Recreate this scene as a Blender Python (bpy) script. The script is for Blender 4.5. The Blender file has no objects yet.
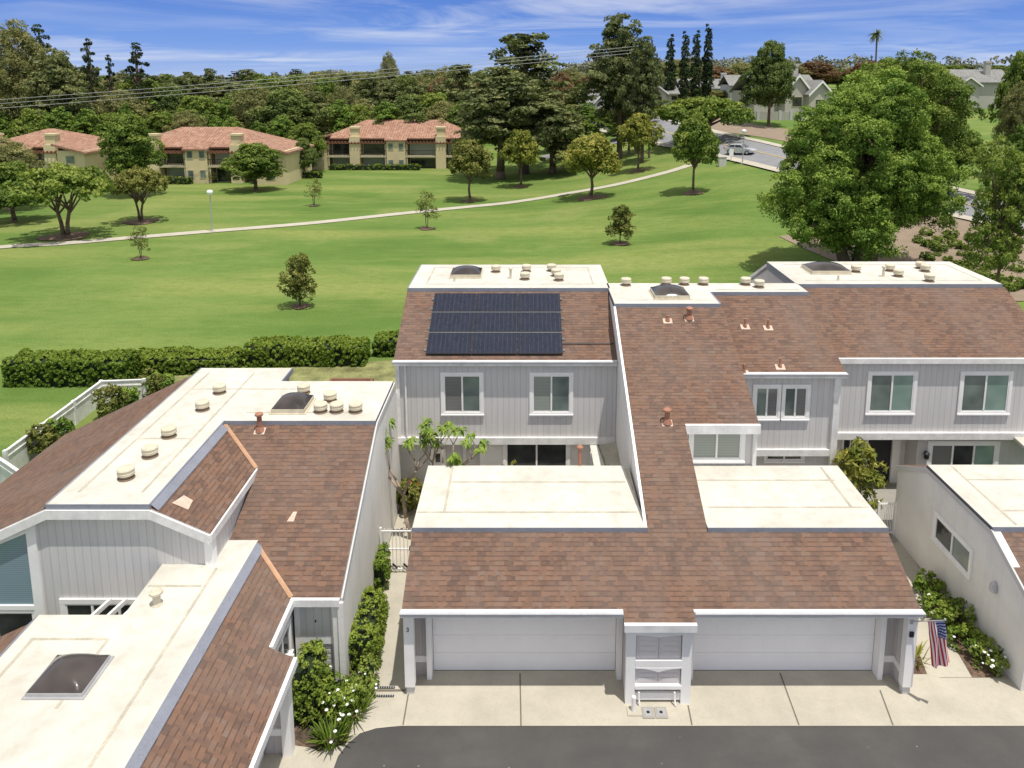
import bpy, bmesh, math, random
import numpy as np
from mathutils import Vector, Matrix
random.seed(7)
SC = bpy.context.scene
COL = SC.collection
PI = math.pi
# ---------------------------------------------------------------- camera data (a survey of the photograph)
CH = 15.55; FL = 760.0; PX, PY = 527.0, 207.0
PIT = math.atan(125 / 760.0); CP, SP = math.cos(PIT), math.sin(PIT)
def ray(px, py):
    a, b = px - PX, PY - py
    return Vector((a, b * SP + FL * CP, b * CP - FL * SP)) / FL
def onz(px, py, z):
    d = ray(px, py); t = (z - CH) / d.z
    return (d.x * t, d.y * t)
def ony(px, py, y):
    d = ray(px, py); t = y / d.y
    return (d.x * t, CH + d.z * t)
def onx(px, py, x):
    d = ray(px, py); t = x / d.x
    return (d.y * t, CH + d.z * t)
def SS(t):
    t = 0.0 if t < 0 else (1.0 if t > 1 else t)
    return t * t * (3 - 2 * t)
def terr(x, y):
    r = SS((x + 5) / 45.0)
    z = r * (6 * SS((y - 48) / 75.0) + 7.5 * SS((y - 108) / 110.0)) + (1 - r) * (9 * SS((y - 150) / 420.0))
    if y > 230:
        k = SS((y - 230) / 300.0)
        z += k * (2.2 * math.sin(x * 0.011 + 1.3) + 1.6 * math.sin(x * 0.027 + y * 0.01))
    return z
def G(px, py):
    d = ray(px, py); t = 10.0; st = 1.5
    while t < 900:
        p = d * t
        if CH + p.z < terr(p.x, p.y):
            lo, hi = t - st, t
            for _ in range(20):
                m = (lo + hi) / 2; q = d * m
                if CH + q.z < terr(q.x, q.y): hi = m
                else: lo = m
            q = d * hi
            return Vector((q.x, q.y, terr(q.x, q.y)))
        t += st
    q = d * 900
    return Vector((q.x, q.y, terr(q.x, q.y)))
def scale_at(p):
    return FL / (p[1] * CP + (CH - p[2]) * SP)
# ---------------------------------------------------------------- materials
def newmat(name):
    m = bpy.data.materials.new(name); m.use_nodes = True
    nt = m.node_tree; b = nt.nodes['Principled BSDF']
    return m, nt, b
def N(nt, t, **kw):
    n = nt.nodes.new(t)
    for k, v in kw.items():
        if k.startswith('i_'): n.inputs[k[2:].replace('_', ' ')].default_value = v
        else: setattr(n, k, v)
    return n
def L(nt, a, b): nt.links.new(a, b)
def rgba(c): return (c[0], c[1], c[2], 1)
def math_n(nt, op, a, b=None):
    n = nt.nodes.new('ShaderNodeMath'); n.operation = op
    for i, v in enumerate((a, b)):
        if v is None: continue
        if isinstance(v, (int, float)): n.inputs[i].default_value = v
        else: L(nt, v, n.inputs[i])
    return n.outputs[0]
def mixc(nt, fac, a, b, blend='MIX'):
    n = nt.nodes.new('ShaderNodeMix'); n.data_type = 'RGBA'; n.blend_type = blend
    for s, v in ((0, fac), (6, a), (7, b)):
        if isinstance(v, (int, float)): n.inputs[s].default_value = v
        elif isinstance(v, tuple): n.inputs[s].default_value = rgba(v)
        else: L(nt, v, n.inputs[s])
    return n.outputs[2]
def ramp(nt, fac, stops):
    r = nt.nodes.new('ShaderNodeValToRGB'); e = r.color_ramp.elements
    while len(e) < len(stops): e.new(0.5)
    for i, (p, c) in enumerate(stops):
        e[i].position = p; e[i].color = rgba(c) if len(c) == 3 else c
    L(nt, fac, r.inputs[0]); return r.outputs[0]
def noise_n(nt, vec, scale, detail=5, rough=0.6):
    n = nt.nodes.new('ShaderNodeTexNoise'); n.inputs['Scale'].default_value = scale
    n.inputs['Detail'].default_value = detail; n.inputs['Roughness'].default_value = rough
    if vec is not None: L(nt, vec, n.inputs['Vector'])
    return n.outputs[0]
def pos(nt):
    g = nt.nodes.new('ShaderNodeNewGeometry'); return g.outputs['Position']
def mapped(nt, vec, scale):
    m = nt.nodes.new('ShaderNodeMapping'); m.inputs['Scale'].default_value = scale
    L(nt, vec, m.inputs[0]); return m.outputs[0]
def bump(nt, b, h, strength=0.3, dist=0.02):
    n = nt.nodes.new('ShaderNodeBump'); n.inputs['Strength'].default_value = strength
    n.inputs['Distance'].default_value = dist
    L(nt, h, n.inputs['Height']); L(nt, n.outputs[0], b.inputs['Normal'])
def simple(name, c, rough=0.6, var=0.12, scale=1.5, metal=0.0, bs=0.0, spec=0.4, streak=0.0):
    """a surface of one base colour with weathering: broad blotches and fine grain"""
    m, nt, b = newmat(name)
    p = pos(nt)
    n1 = noise_n(nt, p, scale); n2 = noise_n(nt, p, scale * 14, 4)
    lo = tuple(x * (1 - var) for x in c); hi = tuple(min(1, x * (1 + var)) for x in c)
    c1 = ramp(nt, n1, [(0.3, lo), (0.7, hi)])
    c2 = mixc(nt, 0.5 * var / 0.12 * 0.5, c1, n2, 'OVERLAY')
    if streak:
        ns = noise_n(nt, mapped(nt, p, (3.5, 3.5, 0.25)), 1.0, 6, 0.7)
        c2 = mixc(nt, ramp(nt, ns, [(0.5, (0, 0, 0)), (0.75, (streak, streak, streak))]), c2, tuple(x * .62 for x in c))
    L(nt, c2, b.inputs['Base Color'])
    b.inputs['Roughness'].default_value = rough; b.inputs['Metallic'].default_value = metal
    b.inputs['Specular IOR Level'].default_value = spec
    if bs: bump(nt, b, n2, bs, 0.02)
    return m
def uvsep(nt):
    u = nt.nodes.new('ShaderNodeUVMap'); s = nt.nodes.new('ShaderNodeSeparateXYZ')
    L(nt, u.outputs[0], s.inputs[0]); return u.outputs[0], s.outputs[0], s.outputs[1]
def combine(nt, x, y):
    c = nt.nodes.new('ShaderNodeCombineXYZ'); L(nt, x, c.inputs[0]); L(nt, y, c.inputs[1]); return c.outputs[0]
def shingle(name, sat=0.9, light=1.0, exposure=0.135, seed=0.0):
    m, nt, b = newmat(name); uv, u, v = uvsep(nt)
    u = math_n(nt, 'ADD', u, 100.0 + seed); v = math_n(nt, 'ADD', v, 100.0)
    # slight waviness so the courses are not ruled lines
    wob = noise_n(nt, uv, 3.0, 3)
    vw = math_n(nt, 'ADD', v, math_n(nt, 'MULTIPLY', math_n(nt, 'SUBTRACT', wob, 0.5), 0.03))
    rowf = math_n(nt, 'DIVIDE', vw, exposure); row = math_n(nt, 'FLOOR', rowf)
    wn = N(nt, 'ShaderNodeTexWhiteNoise', noise_dimensions='1D'); L(nt, row, wn.inputs['W'])
    def tabs(w, k):
        uu = math_n(nt, 'ADD', math_n(nt, 'DIVIDE', u, w), math_n(nt, 'MULTIPLY', wn.outputs[0], k))
        col = math_n(nt, 'FLOOR', uu)
        w2 = N(nt, 'ShaderNodeTexWhiteNoise', noise_dimensions='2D'); L(nt, combine(nt, col, row), w2.inputs['Vector'])
        return w2.outputs[0], math_n(nt, 'FRACT', uu)
    a, fa = tabs(0.24, 9.7); c, _ = tabs(0.10, 37.3)
    k = math_n(nt, 'ADD', math_n(nt, 'MULTIPLY', a, 0.68), math_n(nt, 'MULTIPLY', c, 0.32))
    def cc(r, g, bl):
        mean = (r + g + bl) / 3
        return tuple((mean + (x - mean) * sat) * light * k_ for x, k_ in ((r, .96), (g, .955), (bl, .91)))
    col = ramp(nt, k, [(0.08, cc(0.130, 0.082, 0.065)), (0.28, cc(0.165, 0.099, 0.075)), (0.5, cc(0.198, 0.114, 0.080)),
                       (0.72, cc(0.228, 0.126, 0.086)), (0.95, cc(0.210, 0.145, 0.114))])
    fr = math_n(nt, 'FRACT', rowf)
    edge = math_n(nt, 'LESS_THAN', fr, 0.2)
    col = mixc(nt, math_n(nt, 'MULTIPLY', math_n(nt, 'MULTIPLY', edge, math_n(nt, 'GREATER_THAN', c, 0.35)), 0.55), col, (0.05, 0.03, 0.026))  # dark band paints the shadow line along the foot of each course
    big = noise_n(nt, mapped(nt, uv, (1, 0.45, 1)), 0.55, 6, 0.65)
    col = mixc(nt, ramp(nt, big, [(0.42, (0, 0, 0)), (0.75, (0.55, 0.55, 0.55))]), col, cc(0.21, 0.165, 0.145))
    strk = noise_n(nt, mapped(nt, uv, (3.0, 0.35, 1)), 1.0, 6, 0.7)
    col = mixc(nt, ramp(nt, strk, [(0.5, (0, 0, 0)), (0.72, (0.38, 0.38, 0.38))]), col, cc(0.10, 0.075, 0.066))
    spots = noise_n(nt, uv, 7.0, 6, 0.75)
    col = mixc(nt, ramp(nt, spots, [(0.66, (0, 0, 0)), (0.78, (0.6, 0.6, 0.6))]), col, (0.32, 0.29, 0.28))
    grain = noise_n(nt, uv, 60, 2)
    col = mixc(nt, 0.22, col, grain, 'OVERLAY')
    L(nt, col, b.inputs['Base Color']); b.inputs['Roughness'].default_value = 0.92
    b.inputs['Specular IOR Level'].default_value = 0.15
    h = math_n(nt, 'ADD', math_n(nt, 'MULTIPLY', math_n(nt, 'SUBTRACT', 1.0, fr), 0.8), math_n(nt, 'MULTIPLY', a, 0.6))
    bump(nt, b, h, 0.7, 0.02)
    return m
def siding(name, c, w=0.21):
    m, nt, b = newmat(name); uv, u, v = uvsep(nt)
    f = math_n(nt, 'FRACT', math_n(nt, 'DIVIDE', math_n(nt, 'ADD', u, 100.0), w))
    g = math_n(nt, 'LESS_THAN', f, 0.10)
    col = math_n(nt, 'FLOOR', math_n(nt, 'DIVIDE', math_n(nt, 'ADD', u, 100.0), w))
    wn = N(nt, 'ShaderNodeTexWhiteNoise', noise_dimensions='1D'); L(nt, col, wn.inputs['W'])
    c1 = mixc(nt, wn.outputs[0], tuple(x * 0.965 for x in c), tuple(x * 1.03 for x in c))
    st = noise_n(nt, mapped(nt, uv, (14, 0.8, 1)), 1.0, 5)
    c1 = mixc(nt, 0.18, c1, st, 'OVERLAY')
    c1 = mixc(nt, math_n(nt, 'MULTIPLY', g, 0.30), c1, tuple(x * 0.35 for x in c))
    L(nt, c1, b.inputs['Base Color']); b.inputs['Roughness'].default_value = 0.75
    bump(nt, b, math_n(nt, 'SUBTRACT', 1.0, g), 0.5, 0.015)
    return m
def flatroof(name):
    m, nt, b = newmat(name); p = pos(nt)
    n1 = noise_n(nt, p, 0.5, 8, 0.62); n2 = noise_n(nt, p, 2.6, 8, 0.7); n3 = noise_n(nt, mapped(nt, p, (1, 0.18, 1)), 3.0, 5)
    col = ramp(nt, n1, [(0.3, (0.51, 0.485, 0.415)), (0.5, (0.60, 0.58, 0.515)), (0.7, (0.645, 0.63, 0.57))])
    col = mixc(nt, ramp(nt, n2, [(0.48, (0, 0, 0)), (0.72, (0.5, 0.5, 0.5))]), col, (0.42, 0.375, 0.285))
    col = mixc(nt, ramp(nt, n3, [(0.55, (0, 0, 0)), (0.8, (0.3, 0.3, 0.3))]), col, (0.40, 0.36, 0.28))
    L(nt, col, b.inputs['Base Color']); b.inputs['Roughness'].default_value = 0.8
    bump(nt, b, n2, 0.15, 0.01); return m
def lawnmat(nm='lawn'):
    m, nt, b = newmat(nm); p = pos(nt)
    n1 = noise_n(nt, p, 0.045, 6, 0.62); n2 = noise_n(nt, p, 0.35, 5, 0.7); n3 = noise_n(nt, p, 9.0, 3, 0.7)
    n4 = noise_n(nt, mapped(nt, p, (0.25, 1, 1)), 0.12, 4)
    col = ramp(nt, n1, [(0.3, (0.082, 0.148, 0.030)), (0.5, (0.125, 0.198, 0.044)), (0.72, (0.185, 0.245, 0.066))])
    col = mixc(nt, ramp(nt, n4, [(0.46, (0, 0, 0)), (0.64, (0.9, 0.9, 0.9))]), col, (0.24, 0.27, 0.08))
    col = mixc(nt, ramp(nt, n2, [(0.6, (0, 0, 0)), (0.8, (0.5, 0.5, 0.5))]), col, (0.10, 0.175, 0.036))
    # large worn patches
    vor = noise_n(nt, p, 0.09, 3, 0.5)
    col = mixc(nt, ramp(nt, vor, [(0.58, (0, 0, 0)), (0.72, (0.7, 0.7, 0.7))]), col, (0.25, 0.27, 0.09))
    n5 = noise_n(nt, mapped(nt, p, (.7, 1.3, 1)), 1.4, 6, 0.75)
    col = mixc(nt, ramp(nt, n5, [(0.42, (0, 0, 0)), (0.7, (0.55, 0.55, 0.55))]), col, (0.085, 0.155, 0.03))
    n6 = noise_n(nt, mapped(nt, p, (.16, 1.0, 1)), 0.5, 4, 0.6)
    col = mixc(nt, ramp(nt, n6, [(0.5, (0, 0, 0)), (0.62, (0.28, 0.28, 0.28))]), col, (0.19, 0.25, 0.07))
    col = mixc(nt, 0.5, col, n3, 'OVERLAY')
    L(nt, col, b.inputs['Base Color']); b.inputs['Roughness'].default_value = 1.0
    b.inputs['Specular IOR Level'].default_value = 0.1
    bump(nt, b, n3, 0.5, 0.06); return m
def concrete(name, c, joint=0):
    m, nt, b = newmat(name); p = pos(nt)
    n1 = noise_n(nt, p, 0.7, 8, 0.65); n2 = noise_n(nt, p, 6, 6, 0.7); n3 = noise_n(nt, p, 70, 2)
    col = ramp(nt, n1, [(0.3, tuple(x * 0.84 for x in c)), (0.55, c), (0.75, tuple(x * 1.1 for x in c))])
    col = mixc(nt, ramp(nt, n2, [(0.5, (0, 0, 0)), (0.8, (0.4, 0.4, 0.4))]), col, tuple(x * 0.72 for x in c))
    col = mixc(nt, 0.25, col, n3, 'OVERLAY')
    L(nt, col, b.inputs['Base Color']); b.inputs['Roughness'].default_value = 0.85
    bump(nt, b, n3, 0.2, 0.004); return m
def asphaltmat():
    m, nt, b = newmat('asphalt'); p = pos(nt)
    n1 = noise_n(nt, p, 0.45, 8, 0.65); n2 = noise_n(nt, p, 90, 2, .8); n3 = noise_n(nt, mapped(nt, p, (.15, 1, 1)), 1.4, 5)
    col = ramp(nt, n1, [(0.3, (0.060, 0.057, 0.054)), (0.5, (0.076, 0.072, 0.068)), (0.72, (0.098, 0.093, 0.086))])
    col = mixc(nt, ramp(nt, n3, [(0.52, (0, 0, 0)), (0.7, (0.5, 0.5, 0.5))]), col, (0.060, 0.055, 0.053))
    vo = nt.nodes.new('ShaderNodeTexVoronoi'); vo.inputs['Scale'].default_value = 2.3; vo.inputs['Randomness'].default_value = 1.0; L(nt, p, vo.inputs['Vector'])
    col = mixc(nt, math_n(nt, 'LESS_THAN', vo.outputs['Distance'], 0.045), col, (0.26, 0.22, 0.15))
    col = mixc(nt, 0.55, col, n2, 'OVERLAY')
    L(nt, col, b.inputs['Base Color']); b.inputs['Roughness'].default_value = 0.9; bump(nt, b, n2, 0.3, 0.01); return m
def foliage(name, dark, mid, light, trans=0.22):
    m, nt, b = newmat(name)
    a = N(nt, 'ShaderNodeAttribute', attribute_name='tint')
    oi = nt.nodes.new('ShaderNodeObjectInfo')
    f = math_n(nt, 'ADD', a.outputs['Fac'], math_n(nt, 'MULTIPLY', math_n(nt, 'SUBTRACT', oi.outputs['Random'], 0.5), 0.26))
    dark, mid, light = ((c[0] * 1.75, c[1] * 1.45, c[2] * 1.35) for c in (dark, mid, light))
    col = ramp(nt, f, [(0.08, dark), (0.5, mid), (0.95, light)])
    L(nt, col, b.inputs['Base Color']); b.inputs['Roughness'].default_value = 0.6
    b.inputs['Specular IOR Level'].default_value = 0.10
    t = nt.nodes.new('ShaderNodeBsdfTranslucent')
    L(nt, mixc(nt, 1.0, col, (1.15, 1.3, 0.6), 'MULTIPLY'), t.inputs[0])
    mx = nt.nodes.new('ShaderNodeMixShader'); mx.inputs[0].default_value = trans
    out = nt.nodes['Material Output']
    L(nt, b.outputs[0], mx.inputs[1]); L(nt, t.outputs[0], mx.inputs[2]); L(nt, mx.outputs[0], out.inputs[0])
    return m
def tilemat():
    m, nt, b = newmat('clay_tile'); uv, u, v = uvsep(nt)
    fu = math_n(nt, 'FRACT', math_n(nt, 'DIVIDE', math_n(nt, 'ADD', u, 200.0), 0.45))
    tri = math_n(nt, 'ABSOLUTE', math_n(nt, 'SUBTRACT', fu, 0.5))
    vo = nt.nodes.new('ShaderNodeTexVoronoi'); vo.inputs['Scale'].default_value = 2.2
    L(nt, uv, vo.inputs['Vector'])
    w = N(nt, 'ShaderNodeTexWhiteNoise', noise_dimensions='3D'); L(nt, vo.outputs['Color'], w.inputs['Vector'])
    col = ramp(nt, w.outputs[0], [(0.0, (0.24, 0.125, 0.08)), (0.5, (0.33, 0.18, 0.115)), (1.0, (0.41, 0.26, 0.18))])
    n1 = noise_n(nt, uv, 0.5, 5)
    col = mixc(nt, ramp(nt, n1, [(0.4, (0, 0, 0)), (0.8, (0.5, 0.5, 0.5))]), col, (0.46, 0.24, 0.16))
    col = mixc(nt, math_n(nt, 'MULTIPLY', math_n(nt, 'GREATER_THAN', tri, 0.38), 0.5), col, (0.14, 0.05, 0.035))
    L(nt, col, b.inputs['Base Color']); b.inputs['Roughness'].default_value = 0.85
    bump(nt, b, tri, 0.6, 0.1); return m
def glassmat(name, c, c2=None, rough=0.06, spec=0.6):
    m, nt, b = newmat(name); uv, u, v = uvsep(nt)
    n = noise_n(nt, pos(nt), 0.9, 2)
    L(nt, ramp(nt, n, [(0.35, c), (0.65, c2 or c)]), b.inputs['Base Color'])
    b.inputs['Roughness'].default_value = rough; b.inputs['Specular IOR Level'].default_value = spec
    return m
def blindmat(name, c):
    m, nt, b = newmat(name); uv, u, v = uvsep(nt)
    f = math_n(nt, 'FRACT', math_n(nt, 'DIVIDE', math_n(nt, 'ADD', v, 100.0), 0.055))
    L(nt, mixc(nt, math_n(nt, 'MULTIPLY', math_n(nt, 'LESS_THAN', f, 0.3), 0.5), c, tuple(x * 0.45 for x in c)), b.inputs['Base Color'])
    b.inputs['Roughness'].default_value = 0.12; b.inputs['Specular IOR Level'].default_value = 0.6
    return m
def solarmat():
    m, nt, b = newmat('solar_cells'); uv, u, v = uvsep(nt)
    fu = math_n(nt, 'FRACT', math_n(nt, 'DIVIDE', math_n(nt, 'ADD', u, 100.0), 0.163))
    line = math_n(nt, 'LESS_THAN', fu, 0.12)
    n = noise_n(nt, mapped(nt, uv, (9, 2.2, 1)), 1.0, 4, 0.7)
    col = ramp(nt, n, [(0.3, (0.007, 0.010, 0.023)), (0.7, (0.019, 0.024, 0.046))])
    w = noise_n(nt, mapped(nt, uv, (5, 9, 1)), 1.0, 2)
    dash = math_n(nt, 'MULTIPLY', line, math_n(nt, 'GREATER_THAN', w, 0.44))
    col = mixc(nt, math_n(nt, 'MULTIPLY', dash, 0.28), col, (0.13, 0.12, 0.13))
    L(nt, col, b.inputs['Base Color']); b.inputs['Roughness'].default_value = 0.25
    b.inputs['Specular IOR Level'].default_value = 0.5; return m
def flagmat():
    m, nt, b = newmat('flag_cloth'); uv, u, v = uvsep(nt)      # u 0..1 along the fly, v 0..1 up the hoist
    st = math_n(nt, 'MODULO', math_n(nt, 'FLOOR', math_n(nt, 'MULTIPLY', v, 13.0)), 2.0)
    col = mixc(nt, st, (0.50, 0.02, 0.03), (0.75, 0.75, 0.76))
    inc = math_n(nt, 'MULTIPLY', math_n(nt, 'LESS_THAN', u, 0.4), math_n(nt, 'GREATER_THAN', v, 6 / 13.0))
    su = math_n(nt, 'SUBTRACT', math_n(nt, 'FRACT', math_n(nt, 'MULTIPLY', u, 15.0)), 0.5)
    sv = math_n(nt, 'SUBTRACT', math_n(nt, 'FRACT', math_n(nt, 'MULTIPLY', v, 9 / (7 / 13.0))), 0.5)
    d = math_n(nt, 'ADD', math_n(nt, 'MULTIPLY', su, su), math_n(nt, 'MULTIPLY', sv, sv))
    blue = mixc(nt, math_n(nt, 'LESS_THAN', d, 0.07), (0.02, 0.04, 0.2), (0.75, 0.75, 0.78))
    L(nt, mixc(nt, inc, col, blue), b.inputs['Base Color']); b.inputs['Roughness'].default_value = 0.8
    return m
M = {}
M['shingle'] = shingle('shingle')
M['shingle_far'] = shingle('shingle_weathered', 0.8, 1.0, seed=31)
M['flat'] = flatroof('membrane_roof')
M['seam'] = simple('roof_seam', (0.46, 0.42, 0.33), 0.85, 0.2, 2)
M['siding'] = siding('grey_siding', (0.615, 0.595, 0.578))
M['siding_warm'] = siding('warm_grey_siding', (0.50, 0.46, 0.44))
M['stucco'] = simple('pale_stucco', (0.78, 0.755, 0.715), 0.9, 0.07, 0.8, bs=0.25, streak=.28)
M['stucco_grey'] = simple('grey_stucco', (0.60, 0.58, 0.56), 0.9, 0.06, 0.9, bs=0.25, streak=.3)
M['cabinet'] = simple('cabinet_paint', (0.68, 0.64, 0.62), 0.7, 0.05, 1.2)
M['trim'] = simple('white_paint', (0.87, 0.855, 0.83), 0.55, 0.05, 1.2)
M['trim_dirty'] = simple('weathered_white_paint', (0.77, 0.755, 0.735), 0.65, 0.14, 2.5, streak=.4)
M['door'] = simple('garage_door_paint', (0.90, 0.88, 0.865), 0.5, 0.04, 0.6)
M['flash'] = simple('blue_grey_flashing', (0.25, 0.265, 0.31), 0.55, 0.12, 1.5)
M['copper'] = simple('copper_flashing', (0.46, 0.27, 0.16), 0.55, 0.15, 3, metal=0.1)
M['rust'] = simple('rusty_pipe', (0.36, 0.17, 0.11), 0.7, 0.25, 6)
M['lead'] = simple('cream_flashing', (0.60, 0.46, 0.36), 0.7, 0.15, 6)
M['vent'] = simple('cream_vent_metal', (0.60, 0.54, 0.41), 0.6, 0.12, 5)
M['ventdark'] = simple('vent_throat', (0.22, 0.16, 0.11), 0.8, 0.2, 5)
M['galv'] = simple('galvanised_metal', (0.5, 0.5, 0.5), 0.45, 0.12, 4, metal=0.4)
M['dome'] = glassmat('smoked_dome', (0.035, 0.028, 0.026), (0.085, 0.07, 0.062), 0.13, 0.6)
M['glass'] = glassmat('green_grey_glass', (0.10, 0.13, 0.12), (0.20, 0.25, 0.22))
M['glassdark'] = glassmat('dark_glass', (0.015, 0.017, 0.018), (0.05, 0.055, 0.055))
M['glassgreen'] = glassmat('pale_green_glass', (0.17, 0.27, 0.23), (0.27, 0.37, 0.31))
M['glassblue'] = glassmat('blue_grey_screen', (0.15, 0.17, 0.22), (0.19, 0.21, 0.26), 0.2)
M['blind'] = blindmat('pale_blind_behind_glass', (0.32, 0.35, 0.31))
M['blindgrey'] = blindmat('grey_blind_behind_glass', (0.20, 0.20, 0.195))
M['blindblue'] = blindmat('blue_blind_behind_glass', (0.22, 0.32, 0.36))
M['solar'] = solarmat()
M['black'] = simple('black_metal', (0.02, 0.02, 0.023), 0.5, 0.1)
M['alu'] = simple('aluminium_rail', (0.45, 0.46, 0.48), 0.4, 0.08, metal=0.5)
M['lawn'] = lawnmat()
M['gutter'] = simple('gutter_paint', (0.52, 0.525, 0.545), 0.6, 0.08, 2, streak=.3)
M['dry'] = simple('dry_grass', (0.21, 0.215, 0.085), 1.0, 0.45, 1.2, bs=.5)
M['conc'] = concrete('cream_concrete', (0.485, 0.445, 0.36))
M['conc_grey'] = concrete('grey_concrete', (0.34, 0.32, 0.28))
M['joint'] = simple('dark_joint', (0.16, 0.14, 0.11), 0.9)  # plain dark colour of the paving joints
M['asphalt'] = asphaltmat()
M['asphalt_far'] = concrete('pale_asphalt', (0.24, 0.24, 0.25))
M['dirt'] = concrete('dry_dirt', (0.27, 0.205, 0.145))
M['mulch'] = simple('bark_mulch', (0.16, 0.105, 0.07), 0.95, 0.5, 9, bs=0.6)
M['soil'] = simple('dark_soil', (0.09, 0.065, 0.045), 0.95, 0.5, 9, bs=0.6)
M['tile'] = tilemat()
M['cream'] = simple('cream_stucco', (0.68, 0.57, 0.35), 0.9, 0.06, 0.4)
M['cream2'] = simple('pale_stucco_band', (0.55, 0.48, 0.33), 0.9, 0.06, 0.4)
M['wood'] = simple('brown_timber', (0.22, 0.10, 0.06), 0.8, 0.2, 2)
M['shade'] = simple('balcony_shade', (0.16, 0.135, 0.11), 0.9, 0.2, 1)  # dark tone standing in for the shade inside the balconies
M['greyroof'] = shingle('grey_shingle', 0.0, 2.0, 0.3, 11)
M['housewall'] = simple('white_house_wall', (0.56, 0.56, 0.55), 0.85, 0.06, 0.4)
M['housewall2'] = simple('beige_house_wall', (0.46, 0.43, 0.38), 0.85, 0.06, 0.4)
M['bark'] = simple('bark', (0.15, 0.105, 0.075), 0.95, 0.3, 4, bs=0.6)
M['barkpale'] = simple('pale_bark', (0.34, 0.27, 0.20), 0.95, 0.25, 4, bs=0.5)
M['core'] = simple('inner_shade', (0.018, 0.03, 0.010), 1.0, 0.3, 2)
M['carpaint'] = simple('silver_paint', (0.62, 0.63, 0.65), 0.25, 0.02, 1, metal=0.3)
M['rubber'] = simple('rubber', (0.02, 0.02, 0.02), 0.8, 0.1)
M['lamp'] = simple('lamp_globe', (0.85, 0.85, 0.85), 0.4, 0.03)
M['wire'] = simple('pale_wire', (0.42, 0.42, 0.43), 0.6, 0.05)
M['flag'] = flagmat()
M['f_lime'] = foliage('foliage_lime', (0.045, 0.075, 0.014), (0.125, 0.165, 0.033), (0.26, 0.28, 0.075))
M['f_mid'] = foliage('foliage_mid', (0.028, 0.060, 0.014), (0.080, 0.142, 0.030), (0.17, 0.24, 0.055))
M['f_bright'] = foliage('foliage_bright', (0.026, 0.058, 0.012), (0.076, 0.152, 0.030), (0.17, 0.265, 0.055))
M['f_dark'] = foliage('foliage_dark', (0.024, 0.046, 0.016), (0.064, 0.108, 0.033), (0.125, 0.18, 0.055))
M['f_pine'] = foliage('foliage_pine', (0.030, 0.046, 0.020), (0.085, 0.12, 0.05), (0.17, 0.205, 0.09))
M['f_euc'] = foliage('foliage_grey_green', (0.045, 0.062, 0.026), (0.118, 0.148, 0.060), (0.22, 0.24, 0.11))
M['f_cyp'] = foliage('foliage_cypress', (0.010, 0.022, 0.012), (0.026, 0.048, 0.022), (0.055, 0.085, 0.036))
M['f_olive'] = foliage('foliage_olive', (0.028, 0.042, 0.012), (0.085, 0.112, 0.030), (0.17, 0.20, 0.06))
M['f_red'] = foliage('foliage_rust', (0.06, 0.045, 0.025), (0.12, 0.085, 0.05), (0.17, 0.13, 0.08))
M['f_hedge'] = foliage('foliage_hedge', (0.022, 0.055, 0.010), (0.075, 0.142, 0.022), (0.17, 0.25, 0.045))
M['f_far'] = foliage('foliage_hazy', (0.045, 0.065, 0.055), (0.085, 0.11, 0.085), (0.14, 0.165, 0.115), 0.1)  # grey-blue cast paints distance haze into the leaf colour
M['petal'] = simple('white_petals', (0.85, 0.85, 0.80), 0.6, 0.05)
M['petalred'] = simple('red_petals', (0.60, 0.04, 0.03), 0.6, 0.1)
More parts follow.
